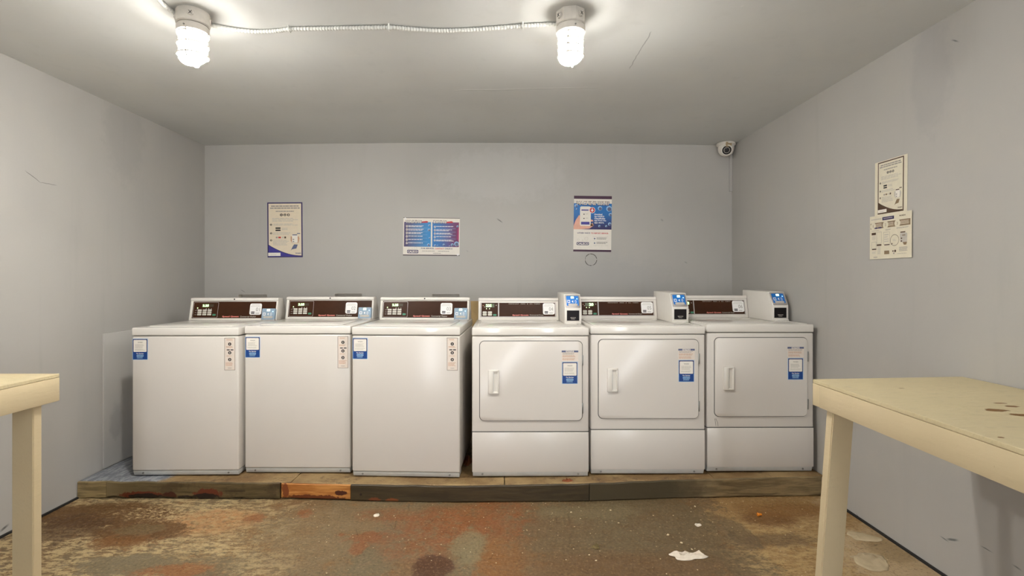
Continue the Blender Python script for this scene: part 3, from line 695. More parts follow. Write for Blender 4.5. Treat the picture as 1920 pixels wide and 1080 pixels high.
def dryer(x0, x1, Y, top, rz, num, label):
    w = x1-x0; xc = (x0+x1)/2; zb = pz(xc)
    root = thing('tumble_dryer', label, 'dryer', (xc, Y, zb), rz, 'white coin laundry dryers on the platform')
    H = top-zb; h = w/2; machine_body(root, w, H, False)
    # lower panel seam
    zs = FT+.262
    m = MB().box(-h-.0008, h+.0008, -.0012, .05, zs-.0035, zs+.0015, M['seam'], 0); m.build('panel_seam', root)
    m = MB().box(-h+.001, h-.001, -.004, .05, FT+.028, zs-.0035, M['enamel'], .0035, 2); m.build('lower_panel', root)
    # door with rounded corners, its dark gap, handle and hinges
    dx0, dx1, dz0, dz1 = -h+.046, h-.04, zs+.065, H-.046-.032
    gap = MB().rrect(dx0-.0042, dx1+.0042, dz0-.0042, dz1+.0042, .029, -.0008, .01, M['seam'], 6).build('door_gap', root)
    door = MB().rrect(dx0, dx1, dz0, dz1, .026, -.007, .01, M['enamel'], 6).build('door', root)
    hx = dx0+.048; hz = dz0+.155
    m = MB(); wdt, hgt = .062, .138
    m.box(hx, hx+wdt, -.017, -.006, hz+hgt-.012, hz+hgt, M['handle'], .004); m.box(hx, hx+wdt, -.017, -.006, hz, hz+.012, M['handle'], .004)
    m.box(hx+wdt-.009, hx+wdt, -.017, -.006, hz, hz+hgt, M['handle'], .004)
    m.box(hx, hx+.030, -.018, -.006, hz, hz+hgt, M['handle'], .005)
    m.prism([(-.0158, hz+.010), (-.0158, hz+hgt-.010), (-.0075, hz+hgt-.010), (-.0075, hz+.010)], hx+.028, hx+.031, M['toe'])
    m.box(hx+.004, hx+wdt-.004, -.0085, -.006, hz+.004, hz+hgt-.004, M['handle'])
    m.build('handle', door)
    for zz in (dz1-.11, dz0+.07): MB().box(dx1-.001, dx1+.007, -.009, -.001, zz-.03, zz+.03, M['chrome'], .002).build('hinge', door)
    # control hood, stopping short of the reader housing
    bwid = .108; lean = math.radians(13); yb = .545; HH = .152; c, s = math.cos(lean), math.sin(lean)
    xe = h-bwid-.002; ty = yb+HH*s; tz = H+HH*c
    m = MB().prism([(yb, H), (ty, tz), (ty+.012, tz+.004), (ty+.06, tz), (D-.008, H+.06), (D-.008, H)], -h+.012, xe, M['plastic'], None, .004)
    hood = m.build('control_hood', root); W = xe+h-.012; T = hood_frame(yb, H, lean, -h+.012)
    MB().box(.0, W, -.007, .003, .134, .156, M['plastic'], .005, 3, to_face(T)).build('top_rail', hood)
    fx0, fx1 = .012, W-.018
    m = MB().box(fx0, fx1, -.002, .0, .022, .124, M['silver'], .001, 1, to_face(T)); m.build('fascia_frame', hood)
    m = MB().box(fx0+.010, fx1-.008, -.003, 0, .026, .121, M['fascia'], 0, 1, to_face(T)); m.build('fascia', hood)
    p = Print(fx1-fx0-.018, .095, T @ Matrix.Translation((fx0+.010, .026, .0032)))
    p.rect(.225, 0, .24, 1, 'silver', 1)
    p.rect(.05, .08, .175, .33, 'lcd', 1)
    if num[1] == '20': p.text(.105, .1, .165, .31, '20', 'digit', 2, .03)
    else: p.text(.06, .1, .135, .31, num[1], 'digit', 2, .03)
    p.circ(.2, .18, .004, 'grey', 1); p.circ(.068, .43, .0028, 'led', 2); p.circ(.108, .43, .0028, 'led', 2); p.circ(.022, .2, .003, 'orangeprint', 1); p.circ(.04, .3, .0025, 'btn', 1)
    p.build('display_panel', hood)
    p = Print(fx1-fx0-.018, .095, T @ Matrix.Translation((fx0+.010, .026, .0032)))
    p.text(.37, .05, .80, .105, 'PERMANENT   PRESS   &   ALL   FABRIC', 'lightgrey', 1, .0); p.build('caption', hood)
    p = Print(fx1-fx0-.018, .095, T @ Matrix.Translation((fx0+.010, .026, .0032)))
    p.text(.42, .855, .64, .965, 'Speed Queen', 'redtext', 1, .05); p.text(.655, .86, .845, .955, 'Commercial Dryer', 'lightgrey', 1, .01)
    p.build('lettering', hood)
    m = MB(); A = fx0+.010
    for r in range(2):
        for cc in range(2): m.rrect(A+.008+.036*cc, A+.036+.036*cc, .047-.0155*r, .061-.0155*r, .004, -.006, 0, M['btn'], 3, to_face(T))
    m.rrect(A+.080, A+.103, .030, .042, .003, -.006, 0, M['btn_green'], 3, to_face(T)); m.build('key_buttons', hood)
    number_sticker(hood, T @ Matrix.Translation((W-.018-.008-.082, .040, .0038)), num[0])
    # reader housing standing in front of and beside the hood
    bx0, bx1 = h-bwid, h-.002; y0 = .252; BH = .190
    m = MB().prism([(y0, H), (y0, H+.098), (y0+.052, H+BH-.004), (D-.05, H+BH+.002), (D-.05, H)], bx0, bx1, M['plastic'], None, .003)
    box = m.build('reader_housing', root)
    l2 = math.atan2(.052, BH-.102); T2 = hood_frame(y0, H+.098, l2, bx0)
    m = MB().rrect(.006, .100, .003, .094, .004, -.004, .002, M['silver'], 3, to_face(T2)); m.build('reader_bezel', box)
    reader_face(box, T2 @ Matrix.Translation((.014, .016, .0045)), .078, .070, 'cyan')
    T3 = hood_frame(y0, H, 0, bx0)
    m = MB().box(.010, .096, -.0015, .002, .014, .090, M['plastic'], .001, 1, to_face(T3)); m.box(.014, .092, -.003, .0, .020, .085, M['dark'], .001, 1, to_face(T3)); m.build('coin_drop_cover', box)
    p = Print(.078, .065, T3 @ Matrix.Translation((.014, .02, .0032))); p.text(.28, .66, .72, .74, 'SERVICE', 'lightgrey', 1, .02); p.text(.34, .78, .66, .86, 'CALL', 'lightgrey', 1, .02); p.build('cover_lettering', box)
    MB().box(bx0+.004, bx1-.006, y0-.018, y0+.002, H-.001, H+.010, M['plastic'], .002).build('housing_foot', box)
    # notice and service stickers
    nx = dx1-.118; nz = dz1-.115
    Tn = Matrix(((1, 0, 0, nx), (0, 0, -1, -.0076), (0, 1, 0, nz), (0, 0, 0, 1)))
    p = Print(.096, .062, Tn); p.rect(0, 0, 1, 1, 'pinkish', 0); p.rect(0, 0, 1, .17, 'slate', 1); p.rect(.25, .01, .73, .16, 'sheet', 2); p.text(.28, .02, .7, .15, 'NOTICE', 'navy', 3, .02)
    p.lines(.05, .24, .95, .4, 2, 'grey', 1); p.lines(.05, .46, .9, .66, 2, 'orangeprint', 1); p.lines(.05, .74, .85, .94, 2, 'orangeprint', 1); p.build('notice_sticker', root)
    service_sticker(root, nx+.004, nz-.128, -.0076, .086, .122)
    return root

washer(-2.165, -1.550, 2.922, .965, math.radians(.8), ('01', '2.25'), 'white top-load washer numbered 01, leftmost machine, beside the left wall', 1)
washer(-1.533, -.907, 2.962, .971, math.radians(-.3), ('02', '2.25'), 'white top-load washer numbered 02, middle one of the three washers', 2)
washer(-.884, -.254, 2.903, .970, math.radians(-2.4), ('03', '2.25'), 'white top-load washer numbered 03, rightmost of the washers beside the gap', 3)
dryer(-.185, .491, 2.900, .967, math.radians(.4), ('04', '225'), 'white front-load dryer numbered 04, leftmost of the three dryers')
d5 = dryer(.505, 1.171, 2.922, .974, math.radians(0), ('05', '20'), 'white front-load dryer numbered 05, middle one of the three dryers')
d6 = dryer(1.190, 1.820, 2.945, .982, math.radians(.5), ('06', '20'), 'white front-load dryer numbered 06, rightmost machine, beside the right wall')
# two scratches under the door of the last dryer
m = MB(); m.tube([(-.268, -.0005, .325), (-.264, -.0005, .30), (-.262, -.0005, .283)], .0009, M['seam'], 4); m.tube([(-.262, -.0005, .325), (-.252, -.0005, .303), (-.249, -.0005, .281)], .0009, M['seam'], 4)
m.build('scratch', d6)

# ------------------------------------------------------------------ ceiling lamps
def lamp(px, label, r, cage, rz=0):
    x = (px-HX)*2.06/F
    root = thing('caged_ceiling_lamp', label, 'lamp', (x, 2.06, ZC), rz, 'jelly jar lamps on the ceiling')
    m = MB().lathe([(.0, 0), (.060, 0), (.062, -.004), (.062, -.052), (.058, -.056), (0, -.056)], M['fixture'], 8 if cage else 28)
    for k in range(4):
        a = k*PI/2+.4; T = Matrix.Rotation(a, 4, 'Z') @ Matrix.Translation((.058, 0, -.028)) @ Matrix.Rotation(PI/2, 4, 'Y')
        m.lathe([(0, .008), (.011, .008), (.013, 0)], M['fixture'], 12, T)
        for q in (-.7, .7): m.box(-.008, .008, -.0012, .0012, .008, .0095, M['seam'], 0, 1, T @ Matrix.Rotation(q, 4, 'Z'))
    m.build('junction_box', root)
    m = MB().lathe([(.050, -.056), (.056, -.058), (.056, -.0615), (.060, -.063), (.0595, -.086), (.052, -.088), (.048, -.086)], M['fixture'], 28); col_ = m.build('collar', root)
    MB().lathe([(0, .004), (.003, .004), (.0035, 0)], M['chrome'], 8, Matrix.Translation((0, -.059, -.075)) @ Matrix.Rotation(PI/2, 4, 'X')).build('screw', col_)
    pr = [(r*.96, -.080), (r, -.09), (r, -.172)]+[(r*math.cos(a), -.172-.040*math.sin(a)) for a in [PI/2*i/8 for i in range(1, 9)]]
    MB().lathe(pr, M['jar'], 28).build('glass_jar', root)
    m = MB(); R = r+.006
    for k in range(4):
        a = k*PI/2+PI/4+(.25 if cage else PI/4+.1); ca, sa = math.cos(a), math.sin(a)
        pts = [(R*ca, R*sa, -.086), (R*ca, R*sa, -.176)]+[(R*math.cos(b)*ca, R*math.cos(b)*sa, -.176-.043*math.sin(b)) for b in [PI/2*i/6 for i in range(1, 7)]]
        m.tube(pts, .0026, M['wire'], 6)
    for zz in ((-.094, -.120, -.147, -.178) if cage else (-.094, -.135, -.178)):
        m.tube([(R*math.cos(2*PI*i/28), R*math.sin(2*PI*i/28), zz) for i in range(28)], .003, M['wire'], 6, closed=True)
    if cage:      # cast lugs where bars and rings cross
        for k in range(4):
            a = k*PI/2+PI/4+.25
            for zz in (-.120, -.147, -.178): m.lathe([(0, -.006), (.005, -.004), (.006, 0), (.005, .004), (0, .006)], M['wire'], 8, Matrix.Translation((R*math.cos(a), R*math.sin(a), zz)))
    m.build('wire_guard', root)
    return root
lamp(362, 'lit jar lamp with a round base, left one of the two on the ceiling', .051, False)
lamp(1070, 'lit jar lamp in a knobbed cage, right one of the two on the ceiling', .045, True, .2)

def armoured(pts, name, label, clips=(), r=.0085):
    # smooth path through the points, radius rippling like wound armour
    P = [Vector((*cl(px, py), ZC-r-.002)) for px, py in pts]; path = []
    for i in range(len(P)-1):
        a = P[max(i-1, 0)]; b = P[i]; c = P[i+1]; d = P[min(i+2, len(P)-1)]
        n = max(2, int((c-b).length/.0032))
        for k in range(n):
            t_ = k/n; path.append(.5*((2*b)+(c-a)*t_+(2*a-5*b+4*c-d)*t_*t_+(3*b-a-3*c+d)*t_**3))
    path.append(P[-1]); rad = [r*(.80, .98, 1.10, .98)[i % 4] for i in range(len(path))]
    root = tag(bpy.data.objects.new(name, None), label, 'cable'); COL.objects.link(root)
    root.location = path[0]; inv = Matrix.Translation(-path[0])
    o = MB().tube(path, rad, M['conduit'], 12).build('armour', root); o.matrix_parent_inverse = inv
    for cx_ in clips:
        k = min(range(len(path)), key=lambda i: abs(HX+F*path[i].x/path[i].y-cx_)); q = path[k]
        m = MB().tube([(q.x, q.y+.013, ZC), (q.x, q.y+.013, ZC-.008), (q.x, q.y+.009, ZC-.021), (q.x, q.y, ZC-.024), (q.x, q.y-.009, ZC-.021), (q.x, q.y-.013, ZC-.008), (q.x, q.y-.013, ZC)], .0032, M['conduit'], 6)
        m.tube([(q.x+.006, q.y+.03, ZC-.001), (q.x, q.y+.012, ZC-.003)], .004, M['conduit'], 6)
        c_ = m.build('strap', root); c_.matrix_parent_inverse = inv
    return root
armoured([(393, 42), (412, 46), (440, 51), (480, 55), (520, 53), (543, 50), (600, 49), (660, 48), (730, 47), (770, 50), (820, 53), (870, 52), (930, 48), (980, 44), (1015, 42), (1045, 41)], 'armoured_cable', 'white ribbed armoured cable strapped to the ceiling between the two lamps', (543, 730, 980))
armoured([(334, 26), (322, 16), (306, 3), (285, -22), (250, -60)], 'armoured_cable', 'short white ribbed cable leaving the left ceiling lamp toward the upper left')

# ------------------------------------------------------------------ turret camera
cx_, cy_ = 1.768, 3.992
sc = thing('security_camera', 'white turret security camera on the ceiling in the far right corner', 'camera', (cx_, cy_, ZC), 0)
MB().lathe([(0, -.004), (.062, -.004), (.070, -.008), (.072, -.022), (.066, -.028), (.060, -.03), (0, -.03)], M['camshell'], 32).build('mount_ring', sc)
MB().lathe([(.060, -.028), (.061, -.05), (.056, -.075), (.044, -.096), (.024, -.108), (0, -.112)], M['camshell'], 32).build('turret_shell', sc)
look = Vector((-.35, -1, -.35)).normalized()
T = Matrix.Translation((0, -.004, -.058)) @ look.to_track_quat('Z', 'Y').to_matrix().to_4x4()
ball = MB().lathe([(.050*math.sin(a), .050*math.cos(a)) for a in [PI*i/14 for i in range(3, 15)]], M['camshell'], 28, T).build('camera_ball', sc)
MB().lathe([(.033, .040), (.042, .042), (.044, .054), (.040, .060), (.035, .060), (.033, .050), (.033, .042)], M['camshell'], 28, T).build('lens_ring', ball)
m = MB().lathe([(0, .053), (.034, .053), (.034, .045)], M['dark'], 24, T); m.lathe([(.018, .0535), (.022, .055), (.024, .0535)], M['grey'], 24, T); m.lathe([(0, .058), (.008, .056), (.014, .0535)], M['black'], 20, T)
m.build('lens', ball)
MB().box(-.030, .014, -.070, -.058, -.050, -.014, M['tape'], .002).build('tape', sc)

# ------------------------------------------------------------------ work tables
def board_between(p0, p1, thick, z0, z1, mat, bev=.002):     # upright board from p0 to p1 (x, y)
    a = Vector((*p0, 0)); b = Vector((*p1, 0)); d = b-a
    T = Matrix.Translation(a) @ Matrix.Rotation(math.atan2(d.y, d.x), 4, 'Z')
    return MB().box(0, d.length, 0, thick, z0, z1, mat, bev, 2, T)
def add_part(root, mb, name):
    o = mb.build(name, root); o.matrix_parent_inverse = root.matrix_basis.inverted(); return o
TH = .853
rt = thing('work_table', 'cream painted plywood work table against the right wall with brown chips on top', 'table', (1.5, 1.2, 0))
fl_ = (1.212, 1.968); nl = (1.165, .30)
vs = []
def slab(pts, z0, z1, mat):
    n = len(pts); vs = [(*p, z0) for p in pts]+[(*p, z1) for p in pts]
    bm = bmesh.new(); V = [bm.verts.new(v) for v in vs]
    bm.faces.new(V[:n][::-1]); bm.faces.new(V[n:])
    for i in range(n): bm.faces.new((V[i], V[(i+1) % n], V[n+(i+1) % n], V[n+i]))
    bmesh.ops.recalc_face_normals(bm, faces=bm.faces[:]); bmesh.ops.bevel(bm, geom=bm.edges[:], offset=.0015, segments=1, affect='EDGES')
    m = MB(); m.bm(bm, mat); return m
add_part(rt, slab([(fl_[0], fl_[1]), (XR-.004, 2.02), (XR-.004, .3), nl], TH-.014, TH, M['cream_top']), 'tabletop')
add_part(rt, board_between((nl[0], nl[1]), (fl_[0]-.001, fl_[1]-.040), .038, TH-.101, TH-.015, M['cream']).__class__() if 0 else board_between((fl_[0]-.001+.0, fl_[1]-.040), (nl[0], nl[1]), .038, TH-.101, TH-.015, M['cream']), 'apron')
add_part(rt, board_between((XR-.006, 2.018), (fl_[0]-.001, fl_[1]), .038, TH-.101, TH-.015, M['cream']), 'apron')
add_part(rt, board_between((XR-.006, .32), (XR-.006, 1.975), .036, TH-.101, TH-.015, M['cream']), 'apron')
def leaning_leg(root, x0, x1, y0, y1, z1, dx, dy, mat):
    m = MB(); vs = [(x0+dx, y0+dy, 0), (x1+dx, y0+dy, 0), (x1+dx, y1+dy, 0), (x0+dx, y1+dy, 0), (x0, y0, z1), (x1, y0, z1), (x1, y1, z1), (x0, y1, z1)]
    bm = bmesh.new(); V = [bm.verts.new(v) for v in vs]
    for f in ((3, 2, 1, 0), (4, 5, 6, 7), (0, 1, 5, 4), (1, 2, 6, 5), (2, 3, 7, 6), (3, 0, 4, 7)): bm.faces.new([V[i] for i in f])
    bmesh.ops.bevel(bm, geom=bm.edges[:], offset=.003, segments=2, affect='EDGES')
    m.bm(bm, mat); add_part(root, m, 'leg')
leaning_leg(rt, 1.232, 1.312, 1.875, 1.913, TH-.09, -.062, -.01, M['cream'])
leaning_leg(rt, 1.208, 1.290, .38, .418, TH-.09, 0, 0, M['cream'])
lt = thing('work_table', 'cream painted wooden work table against the left wall, cut off by the frame', 'table', (-2.1, 1.2, 0))
xr = -1.848
add_part(lt, slab([(XL+.004, 2.085), (xr, 2.085), (xr, .3), (XL+.004, .3)], TH-.014, TH, M['cream_top']), 'tabletop')
add_part(lt, board_between((xr+.001, .3), (xr+.001, 2.084), .038, TH-.112, TH-.015, M['cream']), 'apron')
add_part(lt, board_between((xr-.04, 2.046), (XL+.006, 2.046), -.038, TH-.112, TH-.015, M['cream']), 'apron')
for (a, b, y) in ((-1.950, -1.864, 1.985), (XL+.02, XL+.106, 1.985), (-1.950, -1.864, .38), (XL+.02, XL+.106, .38)):
    leaning_leg(lt, a, b, y, y+.038, TH-.10, 0, 0, M['cream'])

# ------------------------------------------------------------------ posters
def on_back(x0p, y0p, x1p, y1p, tilt=0):
    """sheet on the back wall from its pixel box"""
    x0, z1 = bw(x0p, y0p); x1, z0 = bw(x1p, y1p)
    T = Matrix.Translation(((x0+x1)/2, YB-.0015, (z0+z1)/2)) @ Matrix.Rotation(math.radians(tilt), 4, 'Y') @ Matrix(((1, 0, 0, -(x1-x0)/2), (0, 0, -1, 0), (0, 1, 0, -(z1-z0)/2), (0, 0, 0, 1)))
    return Print(x1-x0, z1-z0, T), (x0, x1, z0, z1)
def steps_sheet(p, dark, swoosh, paper, accent, devices=True):
    p.rect(0, 0, 1, 1, dark, 0); p.rect(.035, .022, .965, .985, paper, 1)
    p.lines(.11, .058, .9, .085, 1, 'grey', 2, .75, 0); p.lines(.08, .095, .93, .122, 1, 'grey', 2, .75, 0); p.lines(.24, .155, .76, .178, 1, 'grey', 2, .7, 0)
    for k in range(3):
        u = .40+.10*k; p.circ(u, .228, .0115*p.w/.29, 'black', 2); p.text(u-.018, .21, u+.018, .246, str(k+1), paper, 3, .03)
    p.lines(.14, .285, .92, .36, 3, 'lightgrey', 2)
    for v, k in ((.405, 1), (.562, 2), (.69, 3)):
        p.circ(.105, v, .0085*p.w/.29, 'black', 2); p.text(.092, v-.013, .118, v+.013, str(k), paper, 3, .02)
    p.lines(.17, .39, .88, .43, 2, 'lightgrey', 2)
    p.rr(.23, .455, .375, .482, .003, 'black', 2); p.rr(.23, .494, .375, .52, .003, 'black', 2); p.lines(.41, .465, .58, .51, 2, 'lightgrey', 2)
    p.lines(.16, .55, .7, .60, 2, 'lightgrey', 2)
    p.rect(.24, .625, .29, .652, 'grey', 2); p.rect(.31, .625, .385, .652, accent, 2); p.rect(.42, .625, .46, .652, 'lightgrey', 2); p.rect(.48, .622, .53, .656, 'brownprint', 2)
    p.lines(.16, .68, .62, .79, 5, 'lightgrey', 2)
    # hand holding the card reader
    p.poly([(.66, .62), (.66, .70), (.70, .74), (.88, .74), (.91, .66), (.89, .62)], 'orangeprint' if accent == 'red' else 'lightgrey', 2)
    p.rr(.70, .60, .86, .735, .005, 'sheet', 3); p.rect(.71, .585, .845, .602, 'slate' if accent == 'red' else 'brownprint', 4); p.rect(.72, .665, .76, .685, 'grey', 4); p.rect(.72, .705, .76, .725, 'grey', 4)
    p.poly([(.72, .80), (.76, .765), (.86, .77), (.82, .84), (.70, .855), (.66, .88)], 'slate' if accent == 'red' else 'midbrown', 3)
    p.rect(.84, .56, .93, .575, 'slate' if accent == 'red' else 'brownprint', 2)
    # swoosh at the foot
    pts = [(.035, .775)]+[(.035+.93*k/10, .775+.20*math.sin(PI/2*k/10)**.9) for k in range(1, 11)]
    for (a, b) in zip(pts, pts[1:]):
        p.poly([(a[0], a[1]), (a[0], .985), (b[0], .985), (b[0], b[1])], swoosh, 4)
        p.poly([(a[0], a[1]-.006), (a[0], a[1]+.004), (b[0], b[1]+.004), (b[0], b[1]-.006)], dark, 5)
    p.rect(.02, .915, .37, .975, 'sheet', 6); p.lines(.1, .95, .26, .965, 1, 'lightgrey', 7)
    p.text(.79, .915, .95, .94, 'WASH', 'slate' if accent == 'red' else 'brownprint', 6, .03)
p, _ = on_back(501.5, 379.5, 567.5, 482.5, -.4)
steps_sheet(p, 'navy', 'indigo', 'creampaper', 'red')
tag(p.build('payment_poster'), 'cream payment instruction poster with navy border, leftmost on the back wall', 'poster')

p, (ax, bx_, az, bz) = on_back(756, 408.5, 862, 479.5, .6)
M['gradL'] = gradient('poster_gradient_left', (52, 30, 84), (0, 130, 196), 0, ax, ax+(bx_-ax)*.5)
M['gradR'] = gradient('poster_gradient_right', (4, 108, 180), (104, 18, 80), 0, ax+(bx_-ax)*.55, bx_)
p.rect(0, 0, 1, 1, 'black', 0); p.rect(0, .012, 1, .975, 'sheet', 1)
p.rect(.015, .115, .49, .765, M['gradL'], 2); p.rect(.515, .115, .985, .765, M['gradR'], 2)
for u, wd, txt in ((.045, .275, 'WASHING'), (.535, .225, 'DRYING')):
    p.text(u-.006, .065, u+wd+.006, .152, txt, 'purple', 3, .075); p.text(u, .075, u+wd, .142, txt, 'sheet', 4, .03)
    p.poly([(u+wd+.005, .135), (u+wd+.01, .10), (u+wd+.09, .085), (u+wd+.12, .10), (u+wd+.11, .13)], 'red', 3)
for k in range(6):
    v = .225+k*.09; p.circ(.065, v, .0075, 'sheet', 4); p.circ(.065, v, .0035, 'purple', 5); p.lines(.09, v-.018, .41, v+(.03 if k < 3 else .012), 2 if k < 3 else 1, 'white', 4, .55, .3); p.rect(.09, v+.045, .43, v+.049, 'lightblue', 4)
p.rect(.063, .225, .067, .675, 'sheet', 3)
for k in range(5):
    v = .235+k*.09; p.circ(.56, v, .0075, 'sheet', 4); p.circ(.56, v, .0035, 'purple', 5); p.lines(.585, v-.018, .9, v+(.03 if k in (1, 2, 4) else .012), 2 if k in (1, 2, 4) else 1, 'white', 4, .55, .3)
    if k < 4: p.rect(.585, v+.045, .93, v+.049, 'lightblue', 4)
p.rect(.558, .235, .562, .595, 'sheet', 3); p.poly([(.955, .3), (.985, .2), (.985, .62), (.95, .55)], 'magenta', 3)
for u, v, r in ((.46, .20, .008), (.455, .32, .011), (.465, .53, .006), (.45, .71, .011), (.96, .22, .008), (.565, .73, .009), (.72, .71, .009), (.61, .72, .004), (.82, .735, .004), (.87, .71, .012), (.945, .68, .019)):
    p.circ(u, v, r, 'lightblue', 4); p.circ(u+.004, v+.01, r*.72, 'slate', 5)
p.rr(.075, .85, .27, .94, .006, 'navy', 3); p.text(.085, .865, .26, .925, 'CALECO', 'sheet', 4, .04)
for u, v, r in ((.1, .82, .006), (.16, .815, .004), (.22, .80, .011)): p.ring(u, v, r, .0012, 'lightgrey', 3)
p.text(.32, .79, .55, .83, 'FOR SERVICE,', 'navy', 3, .03); p.text(.565, .795, .725, .83, 'CONTACT', 'red', 3, .03); p.text(.74, .79, .875, .83, 'CALECO', 'navy', 3, .02)
p.lines(.34, .87, .56, .89, 1, 'grey', 3, .7, 0); p.lines(.62, .872, .82, .892, 1, 'grey', 3, .7, 0); p.lines(.53, .93, .67, .948, 1, 'grey', 3, .7, 0)
p.circ(.035, .03, .009, 'white', 6); p.circ(.97, .965, .009, 'white', 6)
tag(p.build('washing_poster'), 'wide blue poster headed WASHING and DRYING, in the middle of the back wall', 'poster')

p, (ax, bx_, az, bz) = on_back(1075.5, 367.5, 1146.5, 472, .8)
M['gradM'] = gradient('poster_gradient_tall', (34, 26, 86), (0, 104, 178), 2, az+(bz-az)*.4, az+(bz-az)*.72)
p.rect(0, 0, 1, 1, 'purple', 0); p.rect(0, .055, 1, .965, 'sheet', 1); p.rect(0, .135, 1, .60, M['gradM'], 2)
p.text(.07, .092, .94, .172, 'MACHINE ISSUE?', 'purple', 3, .075); p.text(.08, .10, .93, .162, 'MACHINE ISSUE?', 'sheet', 4, .03)
p.poly([(.0, .60), (.0, .54), (.05, .44), (.14, .345), (.20, .38), (.24, .52), (.40, .54), (.50, .48), (.53, .53), (.42, .585), (.2, .60)], 'pinkskin', 3)
for v in (.42, .50): p.poly([(.43, v), (.50, v+.01), (.52, v+.035), (.44, v+.04)], 'pinkskin', 3)
p.rr(.165, .19, .45, .54, .012, 'sheet', 4); p.rect(.20, .245, .39, .265, 'indigo', 5); p.rect(.195, .465, .42, .515, 'indigo', 5)
for v in (.33, .405): p.circ(.27, v, .005, 'black', 5); p.lines(.31, v-.01, .4, v+.01, 1, 'lightgrey', 5)
p.circ(.485, .255, .025, 'white', 5); p.circ(.485, .255, .021, 'red', 6); p.rect(.47, .225, .50, .26, 'white', 7); p.poly([(.44, .252), (.485, .29), (.53, .252)], 'white', 7)
for k, s_ in enumerate(('Download', 'the CALECO', 'CleanMobile', 'app from the', 'app store.')):
    p.text(.545, .315+.038*k, .545+.026*len(s_), .343+.038*k, s_, 'white', 4, .04)
for u, v, r in ((.06, .18, .012), (.07, .24, .006), (.69, .22, .018), (.93, .225, .023), (.965, .33, .013), (.95, .50, .013), (.68, .54, .009), (.86, .54, .008)):
    p.circ(u, v, r, 'lightblue', 4); p.circ(u+.008, v+.008, r*.72, 'slate', 5)
p.text(.10, .655, .44, .678, 'OTHER WAYS', 'navy', 3, .03); p.text(.46, .656, .92, .680, 'TO REPORT SERVICE:', 'red', 3, .03)
p.rr(.085, .83, .41, .885, .008, 'navy', 3); p.text(.1, .838, .395, .877, 'CALECO', 'sheet', 4, .04)
for u, v, r in ((.13, .79, .009), (.24, .80, .006), (.34, .77, .014)): p.ring(u, v, r, .0013, 'lightgrey', 3)
for v in (.765, .845): p.circ(.56, v, .006, 'slate', 3); p.lines(.61, v-.02, .92, v+.02, 2, 'grey', 3, .55, .2)
for v in (.725, .805, .885): p.rect(.52, v, .92, v+.003, 'lightgrey', 3)
tag(p.build('machine_issue_poster'), 'tall poster headed MACHINE ISSUE? with a hand and phone on blue', 'poster')

def on_right(corners):
    """pixel corners (top left, top right, bottom right, bottom left) on the right wall; far edge is the left one"""
    q = [rw(*c) for c in corners]
    yl = (q[0][0]+q[3][0])/2; yr_ = (q[1][0]+q[2][0])/2; z1 = (q[0][1]+q[1][1])/2; z0 = (q[2][1]+q[3][1])/2
    return yl, yr_, z0, z1
def right_sheet(corners, off, tilt=0):
    yl, yr_, z0, z1 = on_right(corners); w_, h_ = yl-yr_, z1-z0
    T = Matrix.Translation((XR-off, (yl+yr_)/2, (z0+z1)/2)) @ Matrix.Rotation(math.radians(tilt), 4, 'X') @ Matrix(((0, 0, -1, 0), (-1, 0, 0, w_/2), (0, 1, 0, -h_/2), (0, 0, 0, 1)))
    return Print(w_, h_, T), (yl, yr_, z0, z1)
# upper sheet hangs a little behind the lower one
p, b = right_sheet([(1642, 305), (1703, 289), (1701, 400), (1640, 404)], .0015, .6)
p2 = Print(p.w*.80, p.h*.955, p.T @ Matrix.Translation((p.w*.10, p.h*.03, .0004)))
p.rect(0, 0, 1, 1, 'yellowed', 0)
steps_sheet(p2, 'brownprint', 'brownprint', 'yellowed', 'midbrown')
p.mb.add(p2.mb.v, p2.mb.f, M['sheet'])
k = len(p.mb.f)-len(p2.mb.f)
for i, mi in enumerate(p2.mb.m): p.mb.m[k+i] = p.mb.mi(p2.mb.mats[mi])
tag(p.build('payment_notice'), 'upper cream notice with brown border taped to the right wall', 'notice')
p, b = right_sheet([(1632, 406), (1712, 395), (1712, 484), (1634, 485)], .0055, .3)
p.rect(0, 0, 1, 1, 'yellowed', 0)
p.lines(.04, .07, .3, .1, 1, 'lightgrey', 1, .8, 0); p.rect(.32, .055, .6, .125, 'navy', 1); p.lines(.35, .08, .57, .10, 1, 'lightgrey', 2, .8, 0); p.text(.72, .06, .86, .095, 'WASH', 'brownprint', 1, .03)
p.rect(.02, .165, .97, .30, 'midbrown', 1)
for k, u in enumerate((.09, .40, .68)): p.circ(u, .235, .018, 'yellowed', 2); p.text(u-.012, .205, u+.012, .265, str(k+1), 'midbrown', 3, .01)
for a, b_ in ((.15, .32), (.46, .6), (.75, .95)): p.lines(a, .19, b_, .28, 4, 'creampaper', 2, .5, .1)
p.rect(.12, .27, .2, .30, 'navy', 2); p.rect(.22, .27, .3, .30, 'navy', 2)
p.lines(.05, .34, .25, .36, 1, 'grey', 1); p.lines(.4, .34, .55, .37, 2, 'grey', 1); p.lines(.66, .33, .93, .36, 2, 'grey', 1)
p.rect(.05, .385, .16, .44, 'brownprint', 1); p.rect(.18, .66, .3, .7, 'brownprint', 1); p.rect(.06, .76, .17, .785, 'brownprint', 1); p.rect(.37, .68, .5, .7, 'brownprint', 1); p.rect(.37, .82, .49, .9, 'midbrown', 1)
for a, v0, b_, v1 in ((.05, .6, .17, .76), (.18, .38, .3, .64), (.35, .40, .5, .68)):
    for q in ((a, v0, b_, v0+.005), (a, v1-.005, b_, v1), (a, v0, a+.005, v1), (b_-.005, v0, b_, v1)): p.rect(*q, 'grey', 1)
